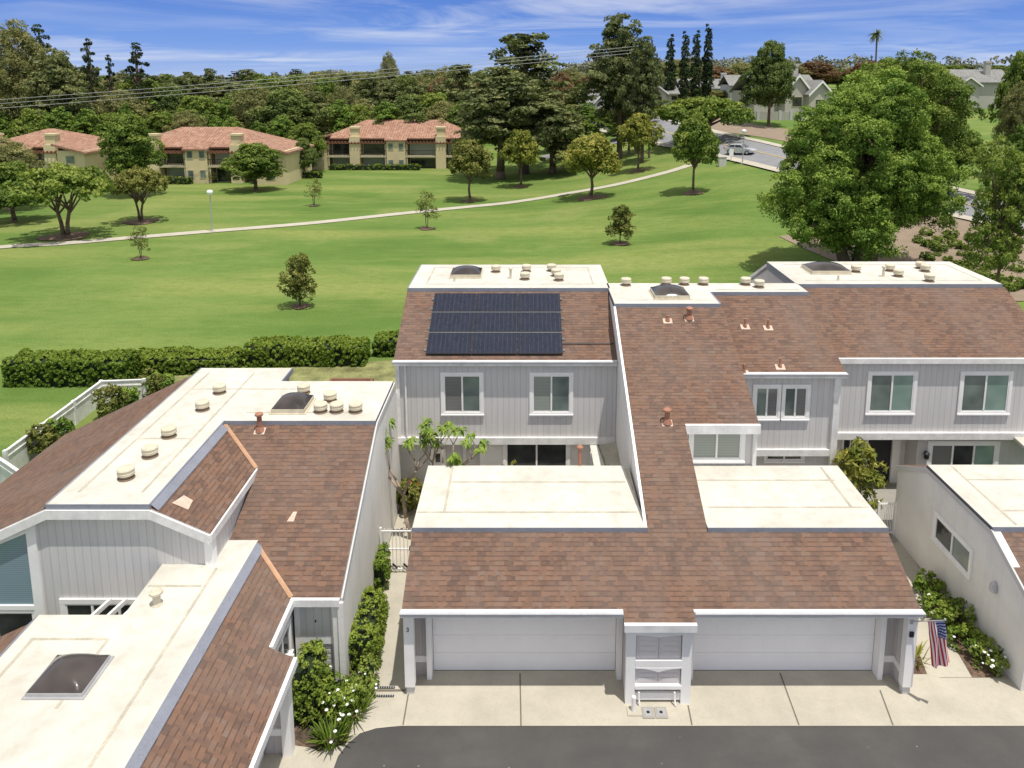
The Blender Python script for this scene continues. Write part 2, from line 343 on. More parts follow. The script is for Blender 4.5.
# ---------------------------------------------------------------- geometry helpers
def props(o, label=None, cat=None, group=None, kind=None):
    if label: o['label'] = label
    if cat: o['category'] = cat
    if group: o['group'] = group
    if kind: o['kind'] = kind
    return o
def thing(name, label, cat, loc=(0, 0, 0), group=None, rz=0):
    o = bpy.data.objects.new(name, None); COL.objects.link(o)
    o.empty_display_size = 0.3
    o.location = loc; o.rotation_euler = (0, 0, rz)
    return props(o, label, cat, group)
class MB:
    def __init__(s): s.v = []; s.f = []; s.m = []; s.uv = {}
    def poly(s, pts, m=0, uv=None):
        i = len(s.v); s.v += [tuple(p) for p in pts]; s.f.append(tuple(range(i, i + len(pts)))); s.m.append(m)
        if uv: s.uv[len(s.f) - 1] = uv
    def box(s, x0, x1, y0, y1, z0, z1, m=0, T=None):
        p = [(x, y, z) for z in (z0, z1) for y in (y0, y1) for x in (x0, x1)]
        if T: p = [T(*q) for q in p]
        i = len(s.v); s.v += p
        for q in ((0, 2, 3, 1), (4, 5, 7, 6), (0, 1, 5, 4), (2, 6, 7, 3), (0, 4, 6, 2), (1, 3, 7, 5)):
            s.f.append(tuple(i + k for k in q)); s.m.append(m)
    def prism(s, pts, ax, a, b, m=0):
        """polygon (in the two other axes) extruded along ax from a to b"""
        def mk(p, t): return {'x': (t, p[0], p[1]), 'y': (p[0], t, p[1]), 'z': (p[0], p[1], t)}[ax]
        i = len(s.v); n = len(pts)
        s.v += [mk(p, a) for p in pts] + [mk(p, b) for p in pts]
        s.f.append(tuple(range(i + n - 1, i - 1, -1))); s.m.append(m)
        s.f.append(tuple(range(i + n, i + 2 * n))); s.m.append(m)
        for k in range(n):
            k2 = (k + 1) % n
            s.f.append((i + k, i + k2, i + n + k2, i + n + k)); s.m.append(m)
    def slab(s, pts, th, m=0, mside=None):
        """3-D polygon with thickness th downward"""
        i = len(s.v); n = len(pts)
        s.v += [tuple(p) for p in pts] + [(p[0], p[1], p[2] - th) for p in pts]
        s.f.append(tuple(range(i, i + n))); s.m.append(m)
        s.f.append(tuple(range(i + 2 * n - 1, i + n - 1, -1))); s.m.append(m if mside is None else mside)
        for k in range(n):
            k2 = (k + 1) % n
            s.f.append((i + k, i + n + k, i + n + k2, i + k2)); s.m.append(m if mside is None else mside)
    def tube(s, p0, p1, r0, r1=None, n=8, m=0, caps=True):
        p0, p1 = Vector(p0), Vector(p1); r1 = r0 if r1 is None else r1
        d = (p1 - p0).normalized(); a = d.orthogonal().normalized(); b = d.cross(a)
        i = len(s.v)
        for p, r in ((p0, r0), (p1, r1)):
            for k in range(n):
                t = 2 * PI * k / n; s.v.append(tuple(p + a * (r * math.cos(t)) + b * (r * math.sin(t))))
        for k in range(n):
            k2 = (k + 1) % n; s.f.append((i + k, i + k2, i + n + k2, i + n + k)); s.m.append(m)
        if caps:
            s.f.append(tuple(i + n - 1 - k for k in range(n))); s.m.append(m)
            s.f.append(tuple(i + n + k for k in range(n))); s.m.append(m)
    def path(s, pts, rads, n=6, m=0):
        for k in range(len(pts) - 1): s.tube(pts[k], pts[k + 1], rads[k], rads[k + 1], n, m, True)
    def lathe(s, c, prof, n=16, m=0):
        i = len(s.v)
        for r, z in prof:
            for k in range(n):
                t = 2 * PI * k / n; s.v.append((c[0] + r * math.cos(t), c[1] + r * math.sin(t), c[2] + z))
        for j in range(len(prof) - 1):
            for k in range(n):
                k2 = (k + 1) % n; a = i + j * n
                s.f.append((a + k, a + k2, a + n + k2, a + n + k)); s.m.append(m)
        s.f.append(tuple(i + (len(prof) - 1) * n + k for k in range(n))); s.m.append(m)
    def build(s, name, mats, parent=None, label=None, smooth=False, bev=0, loc=None, recalc=True):
        if not isinstance(mats, (list, tuple)): mats = [mats]
        o3 = Vector(parent['_o']) if parent is not None and '_o' in parent else (Vector(loc) if loc else Vector((0, 0, 0)))
        me = bpy.data.meshes.new(name)
        me.from_pydata([tuple(Vector(p) - o3) for p in s.v], [], s.f)
        for mt in mats: me.materials.append(mt)
        me.polygons.foreach_set('material_index', s.m)
        uvl = me.uv_layers.new(name='UVMap')
        for fi, pl in enumerate(me.polygons):
            nn = pl.normal
            if fi in s.uv:
                for li, q in zip(pl.loop_indices, s.uv[fi]): uvl.data[li].uv = q
                continue
            if abs(nn.z) > 0.995: u, v = Vector((1, 0, 0)), Vector((0, 1, 0))
            else:
                u = Vector((0, 0, 1)).cross(nn).normalized()
                if u.x < -0.3 or (abs(u.x) <= 0.3 and u.y < 0): u = -u
                v = nn.cross(u).normalized()
                if v.z < 0: v = -v
            for li in pl.loop_indices:
                p = me.vertices[me.loops[li].vertex_index].co + o3
                uvl.data[li].uv = (p.dot(u), p.dot(v))
        if recalc:
            bm = bmesh.new(); bm.from_mesh(me); bmesh.ops.recalc_face_normals(bm, faces=bm.faces); bm.to_mesh(me); bm.free()
        if smooth:
            for pl in me.polygons: pl.use_smooth = True
        me.update()
        o = bpy.data.objects.new(name, me); COL.objects.link(o)
        if parent is not None: o.parent = parent
        if '_o' in (parent.keys() if parent is not None else ()): o['_o'] = parent['_o']
        elif loc: o.location = loc
        if bev:
            md = o.modifiers.new('bevel', 'BEVEL'); md.width = bev; md.segments = 2; md.limit_method = 'ANGLE'
        if label: o['label'] = label
        return o
def pieces(name, mat, parent, *boxes):
    for q in boxes:
        b = MB(); b.box(*q); b.build(name, M[mat] if isinstance(mat, str) else mat, parent)
def building(name, label, cat, loc, group=None):
    """a root whose children are given in world coordinates"""
    o = thing(name, label, cat, loc, group); o['_o'] = list(loc); return o
def kids(o): return [c for c in ALLKIDS.get(o.name, [])]
def copy_tree(o, parent=None, **kw):
    c = o.copy(); COL.objects.link(c)
    if parent is not None: c.parent = parent
    for ch in list(o.children): copy_tree(ch, c)
    return c
# planes
SL = 0.472
def pa(y): return 2.5 + SL * (y - 17.15)
def ona(px, py, y0=17.15, z0=2.5, k=SL):
    """hit with a roof plane that rises with y"""
    d = ray(px, py); t = (z0 + -k * y0 - CH) / (d.z - k * d.y)
    return (d.x * t, d.y * t, CH + d.z * t)
# windows ---------------------------------------------------------------
def fmap(face, c):
    if face == 'y-': return lambda u, d, w: (u, c - d, w)
    if face == 'x+': return lambda u, d, w: (c + d, u, w)
    if face == 'x-': return lambda u, d, w: (c - d, u, w)
def window(parent, face, c, u0, u1, w0, w1, panes=('glass', 'glass'), trim=0.12, split=None, label=None, sill=True, vert=True):
    T = fmap(face, c); b = MB()
    t = trim
    if t:
        b.box(u0, u1, 0.003, 0.055, w1 - t, w1, 0, T); b.box(u0, u1, 0.003, 0.055, w0, w0 + t, 0, T)
        b.box(u0, u0 + t, 0.003, 0.053, w0 + t, w1 - t, 0, T); b.box(u1 - t, u1, 0.003, 0.053, w0 + t, w1 - t, 0, T)
        if sill: b.box(u0 - 0.01, u1 + 0.01, 0.055, 0.085, w0, w0 + 0.05, 0, T)
    a0, a1, b0, b1 = u0 + t, u1 - t, w0 + t, w1 - t; s = 0.04
    b.box(a0, a1, 0.003, 0.04, b1 - s, b1, 1, T); b.box(a0, a1, 0.003, 0.04, b0, b0 + s, 1, T)
    b.box(a0, a0 + s, 0.003, 0.038, b0 + s, b1 - s, 1, T); b.box(a1 - s, a1, 0.003, 0.038, b0 + s, b1 - s, 1, T)
    n = len(panes); cuts = split or [a0 + (a1 - a0) * k / n for k in range(n + 1)]
    if split: cuts = [a0] + list(split) + [a1]
    for k in range(1, n): b.box(cuts[k] - 0.03, cuts[k] + 0.03, 0.003, 0.043, b0 + s, b1 - s, 1, T)
    o = b.build('window', [M['trim'], M['trim']], parent, label)
    for k in range(n):
        q = MB(); q.poly([T(cuts[k], 0.013, b0), T(cuts[k + 1], 0.013, b0), T(cuts[k + 1], 0.013, b1), T(cuts[k], 0.013, b1)])
        q.build('pane', M[panes[k]], o)
    return o
def vent(parent, x, y, z, tall=0.30, r=0.20):
    z += .08
    b = MB()
    b.lathe((x, y, z), [(r * 1.05, 0.002), (r * 1.0, 0.03), (r * 0.78, 0.05), (r * 0.78, 0.12)], 18, 1)
    b.lathe((x, y, z), [(r * 0.8, 0.12), (r * 1.02, 0.12), (r * 1.05, tall * 0.62), (r * 0.98, tall * 0.64), (r * 1.0, tall * 0.72), (r * 1.06, tall * 0.9), (r * 0.95, tall), (r * 0.3, tall + 0.02), (0.01, tall + 0.02)], 18, 0)
    return b.build('roof_vent', [M['vent'], M['ventdark']], parent, smooth=False)
def pipe(parent, x, y, z, h=0.4, r=0.06, k=0.0, mat='rust', base=0.33, cap=True):
    b = MB(); w = base / 2
    if base:
        b.slab([(x - w, y - w * 0.8, z - k * w * 0.8 + 0.02), (x + w, y - w * 0.8, z - k * w * 0.8 + 0.02), (x + w, y + w * 0.6, z + k * w * 0.6 + 0.02), (x - w, y + w * 0.6, z + k * w * 0.6 + 0.02)], 0.015, 1)
        b.lathe((x, y, z), [(r * 1.9, 0.0), (r * 1.15, 0.14)], 12, 0)
    b.tube((x, y, z - 0.05), (x, y, z + h), r, r, 12, 0)
    if cap:
        b.lathe((x, y, z + h), [(r * 1.0, 0.0), (r * 1.7, 0.02), (r * 1.7, 0.07), (r * 0.9, 0.11), (0.01, 0.115)], 12, 0)
    return b.build('vent_pipe', [M[mat], M['lead']], parent)
def skylight(parent, x0, x1, y0, y1, z, h=0.16, frame='vent', rise=0.22):
    z += .08
    b = MB(); t = 0.06
    b.box(x0, x1, y0, y0 + t, z, z + h); b.box(x0, x1, y1 - t, y1, z, z + h)
    b.box(x0, x0 + t, y0 + t, y1 - t, z, z + h - 0.002); b.box(x1 - t, x1, y0 + t, y1 - t, z, z + h - 0.002)
    b.box(x0 - 0.05, x1 + 0.05, y0 - 0.05, y1 + 0.05, z - 0.01, z + 0.03)
    o = b.build('skylight', M[frame], parent)
    d = MB(); n = 12
    for i in range(n + 1):
        for j in range(n + 1):
            u, v = i / n, j / n
            hh = (1 - abs(2 * u - 1) ** 2.4) * (1 - abs(2 * v - 1) ** 2.4)
            d.v.append((x0 + t * 0.25 + (x1 - x0 - .5 * t) * u, y0 + t * 0.25 + (y1 - y0 - .5 * t) * v, z + h + 0.004 + rise * hh ** 0.8))
    for i in range(n):
        for j in range(n):
            a = i * (n + 1) + j; d.f.append((a, a + n + 1, a + n + 2, a + 1)); d.m.append(0)
    d.build('dome', M['dome'], o, smooth=True)
    return o
# ================================================================ SETTING NEAR THE HOUSES
def sheet(name, polys, z, mat, th=None):
    b = MB()
    for pts in polys:
        if th: b.slab([(p[0], p[1], z) for p in pts], th)
        else: b.poly([(p[0], p[1], z) for p in pts])
    o = b.build(name, mat); o['kind'] = 'structure'; return o
def R4(x0, x1, y0, y1): return [(x0, y0), (x1, y0), (x1, y1), (x0, y1)]
YS = 16.27
# asphalt lane with its curved corner on the left
cx, cy = onz(352, 762, 0)
lane = [(-3.0, YS)] + [(60, YS), (60, -30), (-4.85, -30), (-4.85, 14.9)]
arc = [onz(*q, 0) for q in ((334, 768), (338, 757), (347, 745), (360, 734), (376, 729), (392, 727.3))]
sheet('street', [[(arc[0][0], -30)] + arc + [(-3.1, YS + .2), (60, YS + .2), (60, -30)]], 0.012, M['asphalt'])
sheet('paved_ground', [R4(-4.7, 19.4, YS + .15, 26)], 0.008, M['conc'])
# driveway apron and walks
b = MB()
b.poly([(x, y, 0.02) for x, y in [(-4.7, 16.27 - 0.6), arc[1], arc[2], arc[3], arc[4], arc[5], (-3.1, YS), (-3.1, 18.2), (-4.7, 18.2)]])
o = b.build('walkway', M['conc']); o['kind'] = 'structure'
sheet('driveway', [R4(-3.1, 2.5, YS, 18.3), R4(2.5, 4.12, YS, 17.3), R4(4.12, 10.9, YS, 18.3), R4(10.9, 14.5, YS, 17.75)], 0.024, M['conc'])
sheet('front_walk', [[(-7.0, 12.0), (arc[0][0], 12.0), arc[0], arc[1], arc[2], onz(320, 750, 0), onz(270, 742, 0), (-7.0, 15.6)]], 0.018, M['conc'])
sheet('garden_soil', [[(-6.2, 15.3), (-4.5, 15.3), (-4.6, 19.5), (-6.2, 19.5)]], 0.014, M['mulch'])
sheet('side_path', [R4(-4.7, -3.1, 18.2, 26.4)], 0.021, M['conc'])
sheet('entry_path', [[onz(905, 540, 0), (12.7, 22.5), onz(922, 578, 0), onz(985, 678, 0), onz(924, 678, 0), onz(900, 627, 0), (9.9, 19), (9.9, 22.5)]], 0.021, M['conc'])
sheet('courtyard', [R4(-4.7, 11.1, 22.4, 28.5), R4(11.1, 19.4, 22.4, 28.5)], 0.016, M['conc_grey'])
# joints and the gutter lip along the lane
b = MB()
for (p0, p1) in (((520, 673), (521, 726)), ((780, 673), (799, 725)), ((880, 690), (893, 725)), ((409, 690), (403, 725)), ((688, 705), (692, 725))):
    a0, a1 = onz(*p0, 0.03), onz(*p1, 0.03)
    b.poly([(a0[0] - .018, a0[1], .029), (a1[0] - .018, a1[1], .029), (a1[0] + .018, a1[1], .029), (a0[0] + .018, a0[1], .029)])
b.poly([(-4.7, 17.33, .028), (-3.15, 17.33, .028), (-3.15, 17.4, .028), (-4.7, 17.4, .028)])
o = b.build('pavement_joints', M['joint']); o['kind'] = 'structure'
sheet('planting_bed', [[onz(916, 582, 0), onz(932, 582, 0), onz(1001, 678, 0), onz(972, 678, 0)], [onz(909, 640, 0), onz(914, 640, 0), onz(927, 675, 0), onz(909, 675, 0)]], 0.03, M['mulch'])
sheet('shrub_bed', [[onz(352, 560, 0), onz(388, 560, 0), onz(372, 668, 0), onz(346, 745, 0), onz(318, 752, 0), onz(296, 740, 0), onz(300, 690, 0), (-4.8, 17.4), (-4.8, 19)]], 0.026, M['soil'])
def cover(x, y, label, slot):
    b = MB(); b.box(x - .15, x + .15, y - .17, y + .17, 0.02, 0.05)
    r = thing('utility_cover', label, 'utility cover', (x, y, 0), 'concrete utility covers in the driveway')
    r['_o'] = [x, y, 0]
    c = b.build('frame', M['conc_grey'], r)
    b = MB(); b.box(x - .10, x + .10, y - .12, y + .12, 0.05, 0.057); b.build('lid', M['galv'], r)
    b = MB(); b.lathe((x, y, 0.057), [(0.045, 0), (0.04, 0.004)], 12); b.build('hole', M['rubber'], r)
x, y = onz(648, 714, 0); cover(x, y, 'small grey utility cover set in driveway nearest the white bollard', 0)
x, y = onz(661, 714, 0); cover(x, y, 'small grey utility cover set in driveway further from the white bollard', 1)
x, y = onz(633.5, 712, 0)
r = thing('bollard', 'short white pipe bollard standing in front of the meter cabinet', 'bollard', (x, y, 0)); r['_o'] = [x, y, 0]
b = MB(); b.tube((x, y, 0), (x, y, 0.42), .055, n=14); b.lathe((x, y, .42), [(.055, 0), (.05, .02), (.01, .035)], 14); b.build('post', M['trim'], r)
b = MB(); b.slab([(x - .16, y - .16, .05), (x + .2, y - .16, .05), (x + .2, y + .14, .05), (x - .16, y + .14, .05)], .04); b.build('base', M['conc'], r)
for px, py, lab in ((384, 688.5, 'narrow dark slot drain cover at the walkway joint, the farther one'), (383, 697, 'narrow dark slot drain cover at the walkway, the nearer one')):
    x, y = onz(px, py, 0); b = MB(); b.box(x - .28, x + .28, y - .035, y + .035, 0.022, 0.036)
    for k in range(9): b.box(x - .25 + k * .06, x - .23 + k * .06, y - .03, y + .03, .036, .04, 1)
    o = b.build('drain_grate', [M['rubber'], M['galv']], None, loc=(x, y, 0)); props(o, lab, 'drain')
# ================================================================ helpers for townhouses
def garage(h, x0, x1, yw, dx0, dx1, side, num=None):
    """front of one garage: x0..x1 wall limits, door dx0..dx1, side = -1 outer end on the left, 1 on the right"""
    b = MB(); yd = 18.05
    d0, d1 = dx0, dx1
    b.box(x0, x1, 22.35, 22.5, 0, 3.25)                           # rear wall
    ox = x0 if side < 0 else x1 - .16
    b.box(ox, ox + .16, 17.42, 22.35, 0, 2.45); b.prism([(17.42, 2.45), (22.35, 2.45), (22.35, 3.25), (19.1, 3.25), (17.42, 2.6)], 'x', ox, ox + .16)
    b.build('garage_wall', M['siding'], h)
    b = MB()                                                      # front panels beside the door
    if side < 0: b.box(x0 + .16, d0 - .12, 17.9, 18.0, 0.02, 2.4)
    else: b.box(d1 + .12, x1 - .16, 17.9, 18.0, 0.02, 2.4)
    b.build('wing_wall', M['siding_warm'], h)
    b = MB()
    for s in (0, 1):
        xx = d0 - .13 if s == 0 else d1
        b.box(xx, xx + .13, 17.72, 18.06, 0.02, 2.42)
    b.box(d0, d1, 17.9, 18.06, 2.12, 2.42)
    if side < 0:
        b.box(x0 + .163, d0 - .13, 17.87, 17.9, 0.42, 0.6); b.box(x0 + .16, x0 + .185, 17.5, 17.87, 0.42, 0.6)
    else:
        b.box(d1 + .13, x1 - .163, 17.87, 17.9, 0.42, 0.6); b.box(x1 - .185, x1 - .16, 17.5, 17.87, 0.42, 0.6)
    b.build('door_trim', M['trim'], h)
    b = MB()
    for k in range(4):
        z0 = .03 + k * .525; b.box(d0 + .01, d1 - .01, yd, yd + .05, z0, z0 + .517)
        n = 8; w = (d1 - d0) / n
        for i in range(n):
            xa = d0 + i * w + .08; xb = d0 + (i + 1) * w - .08
            b.box(xa, xb, yd - .006, yd, z0 + .09, z0 + .43)
    g = b.build('garage_door', M['door'], h)
    b = MB(); b.box(d0 + .01, d1 - .01, yd - .01, yd + .04, .024, .03); b.build('bottom_seal', M['rubber'], g)
    b = MB()
    px = x0 if side < 0 else x1 - .25
    b.box(px, px + .25, 17.2, 17.42, .26, 2.45); p = b.build('post', M['trim'], h)
    b = MB(); b.box(px + .03, px + .22, 17.24, 17.42, 0, .26); b.build('footing', M['stucco_grey'], p)
    b = MB(); b.box(x0 + .16, x1 - .16, 18.3, 22.3, .03, .05); b.build('garage_floor', M['conc_grey'], h)
def roof(h, polys, mat='shingle', th=0.14, name='roof', side='trim'):
    b = MB()
    for p in polys: b.slab(p, th, 0, 1)
    return b.build(name, [M[mat], M['trim_dirty' if side == 'trim' else side]], h)
def flat(h, poly, z, seams=(), edge=(), name='flat_roof', th=.13, lip=None):
    z += .08; b = MB(); b.slab([(x, y, z) for x, y in poly], th + .08, 0, 1)
    for x0, y0, x1, y1 in seams:
        w = .035
        if abs(x1 - x0) > abs(y1 - y0): b.box(min(x0, x1), max(x0, x1), y0 - w, y0 + w, z, z + .006, 2)
        else: b.box(x0 - w, x0 + w, min(y0, y1), max(y0, y1), z, z + .007, 2)
    o = b.build(name, [M['flat'], M['flash'], M['seam']], h)
    if edge:
        b = MB()
        for x0, y0, x1, y1 in edge:
            if abs(x1 - x0) > abs(y1 - y0): b.box(min(x0, x1), max(x0, x1), y0 - .02, y0 + .0, z - .2, z + .012)
            else: b.box(x0 - .02, x0 + .02, min(y0, y1), max(y0, y1), z - .16, z + .012)
        b.build('edge_flashing', M['flash'], h)
    return o
def plA(x, y): return (x, y, pa(y))
# ================================================================ TOWNHOUSE WITH SOLAR PANELS
h = building('townhouse', 'grey townhouse with nine solar panels on its brown roof slope', 'townhouse', (0, 22, 0))
H1 = h
XL, XR = -4.72, 3.25
YF, ZF, YB = 29.5, 7.3, 33.4; YE = 26.05; ZE = ZF - SL * (YF - YE)
b = MB(); b.box(XL, XR, 26.2, 37, 2.6, 5.55); b.build('wall', M['siding'], h)
b = MB(); b.prism([(26.4, 5.55), (37, 5.55), (37, 5.56), (33.4, 7.15), (29.5, 7.15), (26.4, 5.68)], 'x', XL, XL + .15); b.build('gable_wall', M['siding'], h)
b = MB(); b.box(XL, 3.25, 26.55, 37, 0, 2.6); b.build('lower_wall', M['stucco_grey'], h)
b = MB(); b.box(-1.75, 3.25, 26.3, 26.55, 0, 2.45); b.build('front_wall', M['stucco'], h)
b = MB(); b.box(XL - .03, 3.25, 26.1, 26.2, 2.42, 2.68); b.box(XL - .03, XL + .1, 26.12, 26.2, 2.68, 5.5); b.build('band', M['trim_dirty'], h)
roof(h, [[(XL - .08, YE, ZE), (XR, YE, ZE), (XR, YF, ZF - .01), (XL - .08, YF, ZF - .01)], [(XL - .08, YB, ZF), (XR, YB, ZF), (XR, 37.4, 5.4), (XL - .08, 37.4, 5.4)]])
b = MB(); b.box(XL - .1, XR, YE - .09, YE + .01, ZE - .17, ZE + .015); b.build('fascia', M['trim_dirty'], h)
fx0, fx1 = XL - .05, 3.32
flat(h, R4(fx0, fx1, YF - .02, YB + .05), ZF + .03, seams=[(-4.1, 30.1, 2.7, 30.1), (-4.1, 32.9, 2.7, 32.9), (-4.1, 30.1, -4.1, 32.9), (2.7, 30.1, 2.7, 32.9)],
     edge=[(fx0, YF - .02, fx1, YF - .02), (fx0, YF, fx0, YB + .05)])
def wy(h, Y, x0, y0, x1, y1, **k):
    a = ony(x0, y0, Y); c = ony(x1, y1, Y)
    return window(h, 'y-', Y, a[0], c[0], c[1], a[1], **k)
wy(h, 26.2, 440.5, 372, 484, 415, panes=('blindgrey', 'glass'))
wy(h, 26.2, 529.5, 372, 573, 415, panes=('blind', 'glass'))
wy(h, 26.3, 503, 440, 570, 470, panes=('glassdark', 'glassdark'))
wy(h, 26.55, 430, 448, 446, 467, panes=('glassdark',), trim=.16)
# front door
a = ony(463, 436, 26.55); c = ony(491, 480, 26.55)
b = MB(); b.box(a[0], a[0] + .1, 26.47, 26.55, 0, 2.4); b.box(c[0] - .1, c[0], 26.47, 26.55, 0, 2.4); b.box(a[0] + .1, c[0] - .1, 26.47, 26.55, 2.2, 2.4)
fd = b.build('door_frame', M['trim_dirty'], h)
b = MB(); b.box(a[0] + .1, c[0] - .1, 26.49, 26.55, 0.02, 2.2)
for i in range(2):
    for j in range(3):
        w = (c[0] - a[0] - .2) / 2; b.box(a[0] + .17 + i * w, a[0] + i * w + w, 26.475, 26.49, .15 + j * .68, .15 + j * .68 + .55)
d = b.build('door', M['stucco_grey'], h)
b = MB(); b.lathe((c[0] - .2, 26.46, 1.0), [(.03, 0), (.035, .03), (.03, .06)], 10); b.box(c[0] - .23, c[0] - .17, 26.46, 26.49, .95, 1.1); b.build('handle', M['galv'], d)
b = MB(); b.tube((XL + .32, 26.12, 2.7), (XL + .32, 26.12, 5.45), .035, n=8); b.build('drainpipe', M['trim_dirty'], h)
garage(h, -3.12, 3.3, 0, -2.5, 2.36, -1)
h['_x'] = 0
roof(h, [[plA(-3.14, 17.15), plA(2.4, 17.15), plA(3.3, 17.15), plA(3.3, 19.1), plA(-3.14, 19.1)]], name='garage_roof')
b = MB(); b.box(-3.16, 2.4, 17.06, 17.16, pa(17.15) - .16, pa(17.15) + .012); b.box(-3.14, 2.4, 17.16, 17.3, pa(17.15) - .17, pa(17.15) - .145); b.build('fascia', M['trim_dirty'], h)
GZ = 3.42
flat(h, [(-3.14, 19.08), (3.3, 19.08), (3.05, 22.5), (-3.14, 22.5)], GZ + .02, name='garage_flat_roof',
     seams=[(-3.1, 19.85, 3.1, 19.85), (-2.3, 21.5, 3.0, 21.5), (-2.35, 19.85, -2.35, 22.4)], edge=[(-3.16, 19.08, 3.3, 19.08)])
b = MB(); b.box(-3.16, 3.05, 22.5, 22.56, GZ - .1, GZ + .07); b.build('roof_curb', M['wood'], h)
b = MB(); b.slab([(3.05, 22.5, GZ), (3.25, 22.5, GZ), (3.25, 19.2, GZ + .02), (3.18, 19.2, GZ + .02)], .02); b.build('roof_valley', M['vent'], h)
x, y = onz(579.5, 467, GZ); pipe(h, x, y - .05, GZ - .3, h=.95, r=.06, base=0)
for q in ((496, 274.5), (526.5, 274), (525, 282), (551.6, 273.5), (559, 283), (556, 278.5)):
    x, y = onz(*q, ZF); vent(h, x, y, ZF + .03)
a = onz(450, 281, ZF); c = onz(481, 281, ZF); skylight(h, a[0], c[0], a[1], a[1] + 1.22, ZF + .03)
x, y = onz(510.6, 281, ZF); pipe(h, x, y, ZF + .03, .45, .05, mat='vent', base=.25)
x, y = onz(454.5, 284, ZF); pipe(h, x, y, ZF + .03, .3, .04, mat='vent', base=.2, cap=False)
# lean-to roof in the court
z0 = 2.15
P = [onz(588, 435, 2.5), onz(594, 435, 2.5), onz(605, 466, 2.2), onz(594, 466, 2.2)]
b = MB(); b.slab([(P[0][0], P[0][1], 2.5), (P[1][0], P[1][1], 2.5), (P[2][0], P[2][1], 2.2), (P[3][0], P[3][1], 2.2)], .12, 0)
P = [onz(594.5, 436, 2.45), (3.25, 26.1), (3.25, 23.1), onz(605.5, 466, 2.15)]
b.slab([(P[0][0], P[0][1], 2.45), (P[1][0], P[1][1], 2.55), (P[2][0], P[2][1], 2.2), (P[3][0], P[3][1], 2.15)], .1, 1)
b.build('lean_to_roof', [M['flat'], M['seam']], h)
b = MB(); b.box(2.45, 2.55, 23.2, 23.3, 0, 2.1); b.box(2.3, 2.4, 25.7, 25.8, 0, 2.3); b.build('lean_to_post', M['trim'], h)
# solar panels: 3 by 3 on the slope
tl = ona(434.2, 293.3, YF, ZF + .1); br = ona(563.2, 354.3, YF, ZF + .1)
w = (br[0] - ona(425.5, 354.3, YF, ZF + .1)[0]) / 3; x00 = ona(425.5, 354.3, YF, ZF + .1)[0]
ya, yb = br[1], tl[1]; dy = (yb - ya) / 3
for i in range(3):
    for j in range(3):
        X0, X1 = x00 + i * w + .008, x00 + (i + 1) * w - .008; Y0, Y1 = ya + j * dy + .022, ya + (j + 1) * dy - .022
        zf = lambda y, k=0.0: ZF - SL * (YF - y) + .12 + k
        b = MB(); b.slab([(X0, Y0, zf(Y0)), (X1, Y0, zf(Y0)), (X1, Y1, zf(Y1)), (X0, Y1, zf(Y1))], .035)
        s = b.build('solar_panel', M['black'], h)
        e = .018
        b = MB(); b.poly([(X0 + e, Y0 + e, zf(Y0 + e, .003)), (X1 - e, Y0 + e, zf(Y0 + e, .003)), (X1 - e, Y1 - e, zf(Y1 - e, .003)), (X0 + e, Y1 - e, zf(Y1 - e, .003))]); b.build('cells', M['solar'], s)
for j in range(3):
    for t in (.25, .75):
        Y = ya + (j + t) * dy; b = MB(); b.box(x00 - .08, x00 + 3 * w + .08, Y - .02, Y + .02, zf(Y) - .1, zf(Y) - .04); b.build('rail', M['alu'], h)
b = MB()
for j in (1, 2): Y = ya + j * dy; b.box(x00, x00 + 3 * w, Y - .017, Y + .017, zf(Y) - .02, zf(Y) - .002)
b.build('mid_clamp', M['alu'], h)
b = MB(); Yc = ya + .55 * dy; b.tube((x00 + 3 * w, Yc, zf(Yc) - .07), (3.2, Yc, zf(Yc) - .07), .02, n=6); b.build('conduit', M['black'], h)
# ================================================================ MIDDLE TOWNHOUSE
h = building('townhouse', 'middle townhouse whose long brown roof runs down between the two garages', 'townhouse', (6, 22, 0))
H2 = h
XA0, XA1, XB1 = 3.33, 7.2, 11.0; Y1, Y2, YR = 27.3, 28.9, 30.2
b = MB()                                                          # party wall, profile in y,z
pw = lambda o: [(22.4, 0), (22.4, pa(22.4) + o), (Y1, pa(Y1) + o), (YR, ZF + o), (36.8, 4.6), (36.8, 0)]
b.prism(pw(-.02), 'x', 3.26, 3.42); b.prism([(19.1, 0), (19.1, pa(19.1) - .14), (22.4, pa(22.4) - .14), (22.4, 0)], 'x', 3.3, 3.42)
b.build('party_wall', M['stucco'], h)
b = MB(); b.box(3.42, 5.0, 18.3, 22.5, 0, 2.85); b.box(3.42, XA1, 22.55, 36.5, 0, 4.75); b.prism([(22.7, 4.75), (27.3, 6.95), (30.2, 7.1), (36.5, 4.75)], 'x', XA1 - .12, XA1)
b.build('wall', M['siding'], h)
b = MB(); b.box(XA1, XB1, 25.4, 36.5, 2.4, 5.4); b.prism([(25.5, 5.4), (28.9, 7.0), (30.2, 7.1), (36.5, 5.4)], 'x', XB1 - .1, XB1); b.build('wall', M['siding'], h)
b = MB(); b.box(XA1, XB1, 25.6, 36.5, 0, 2.4); b.build('lower_wall', M['stucco_grey'], h)
b = MB(); b.prism([(19.1, GZ), (19.1, pa(19.1) - .13), (22.4, pa(22.4) - .13), (22.4, GZ)], 'x', 4.85, 4.93); b.build('strip_wall', M['trim'], h)
roof(h, [[plA(3.3, 17.15), plA(9.87, 17.15), plA(9.87, 19.1), plA(3.3, 19.1)]], name='garage_roof')
roof(h, [[plA(2.42, 16.85), plA(4.17, 16.85), plA(4.17, 17.148), plA(2.42, 17.148)]], name='cabinet_roof')
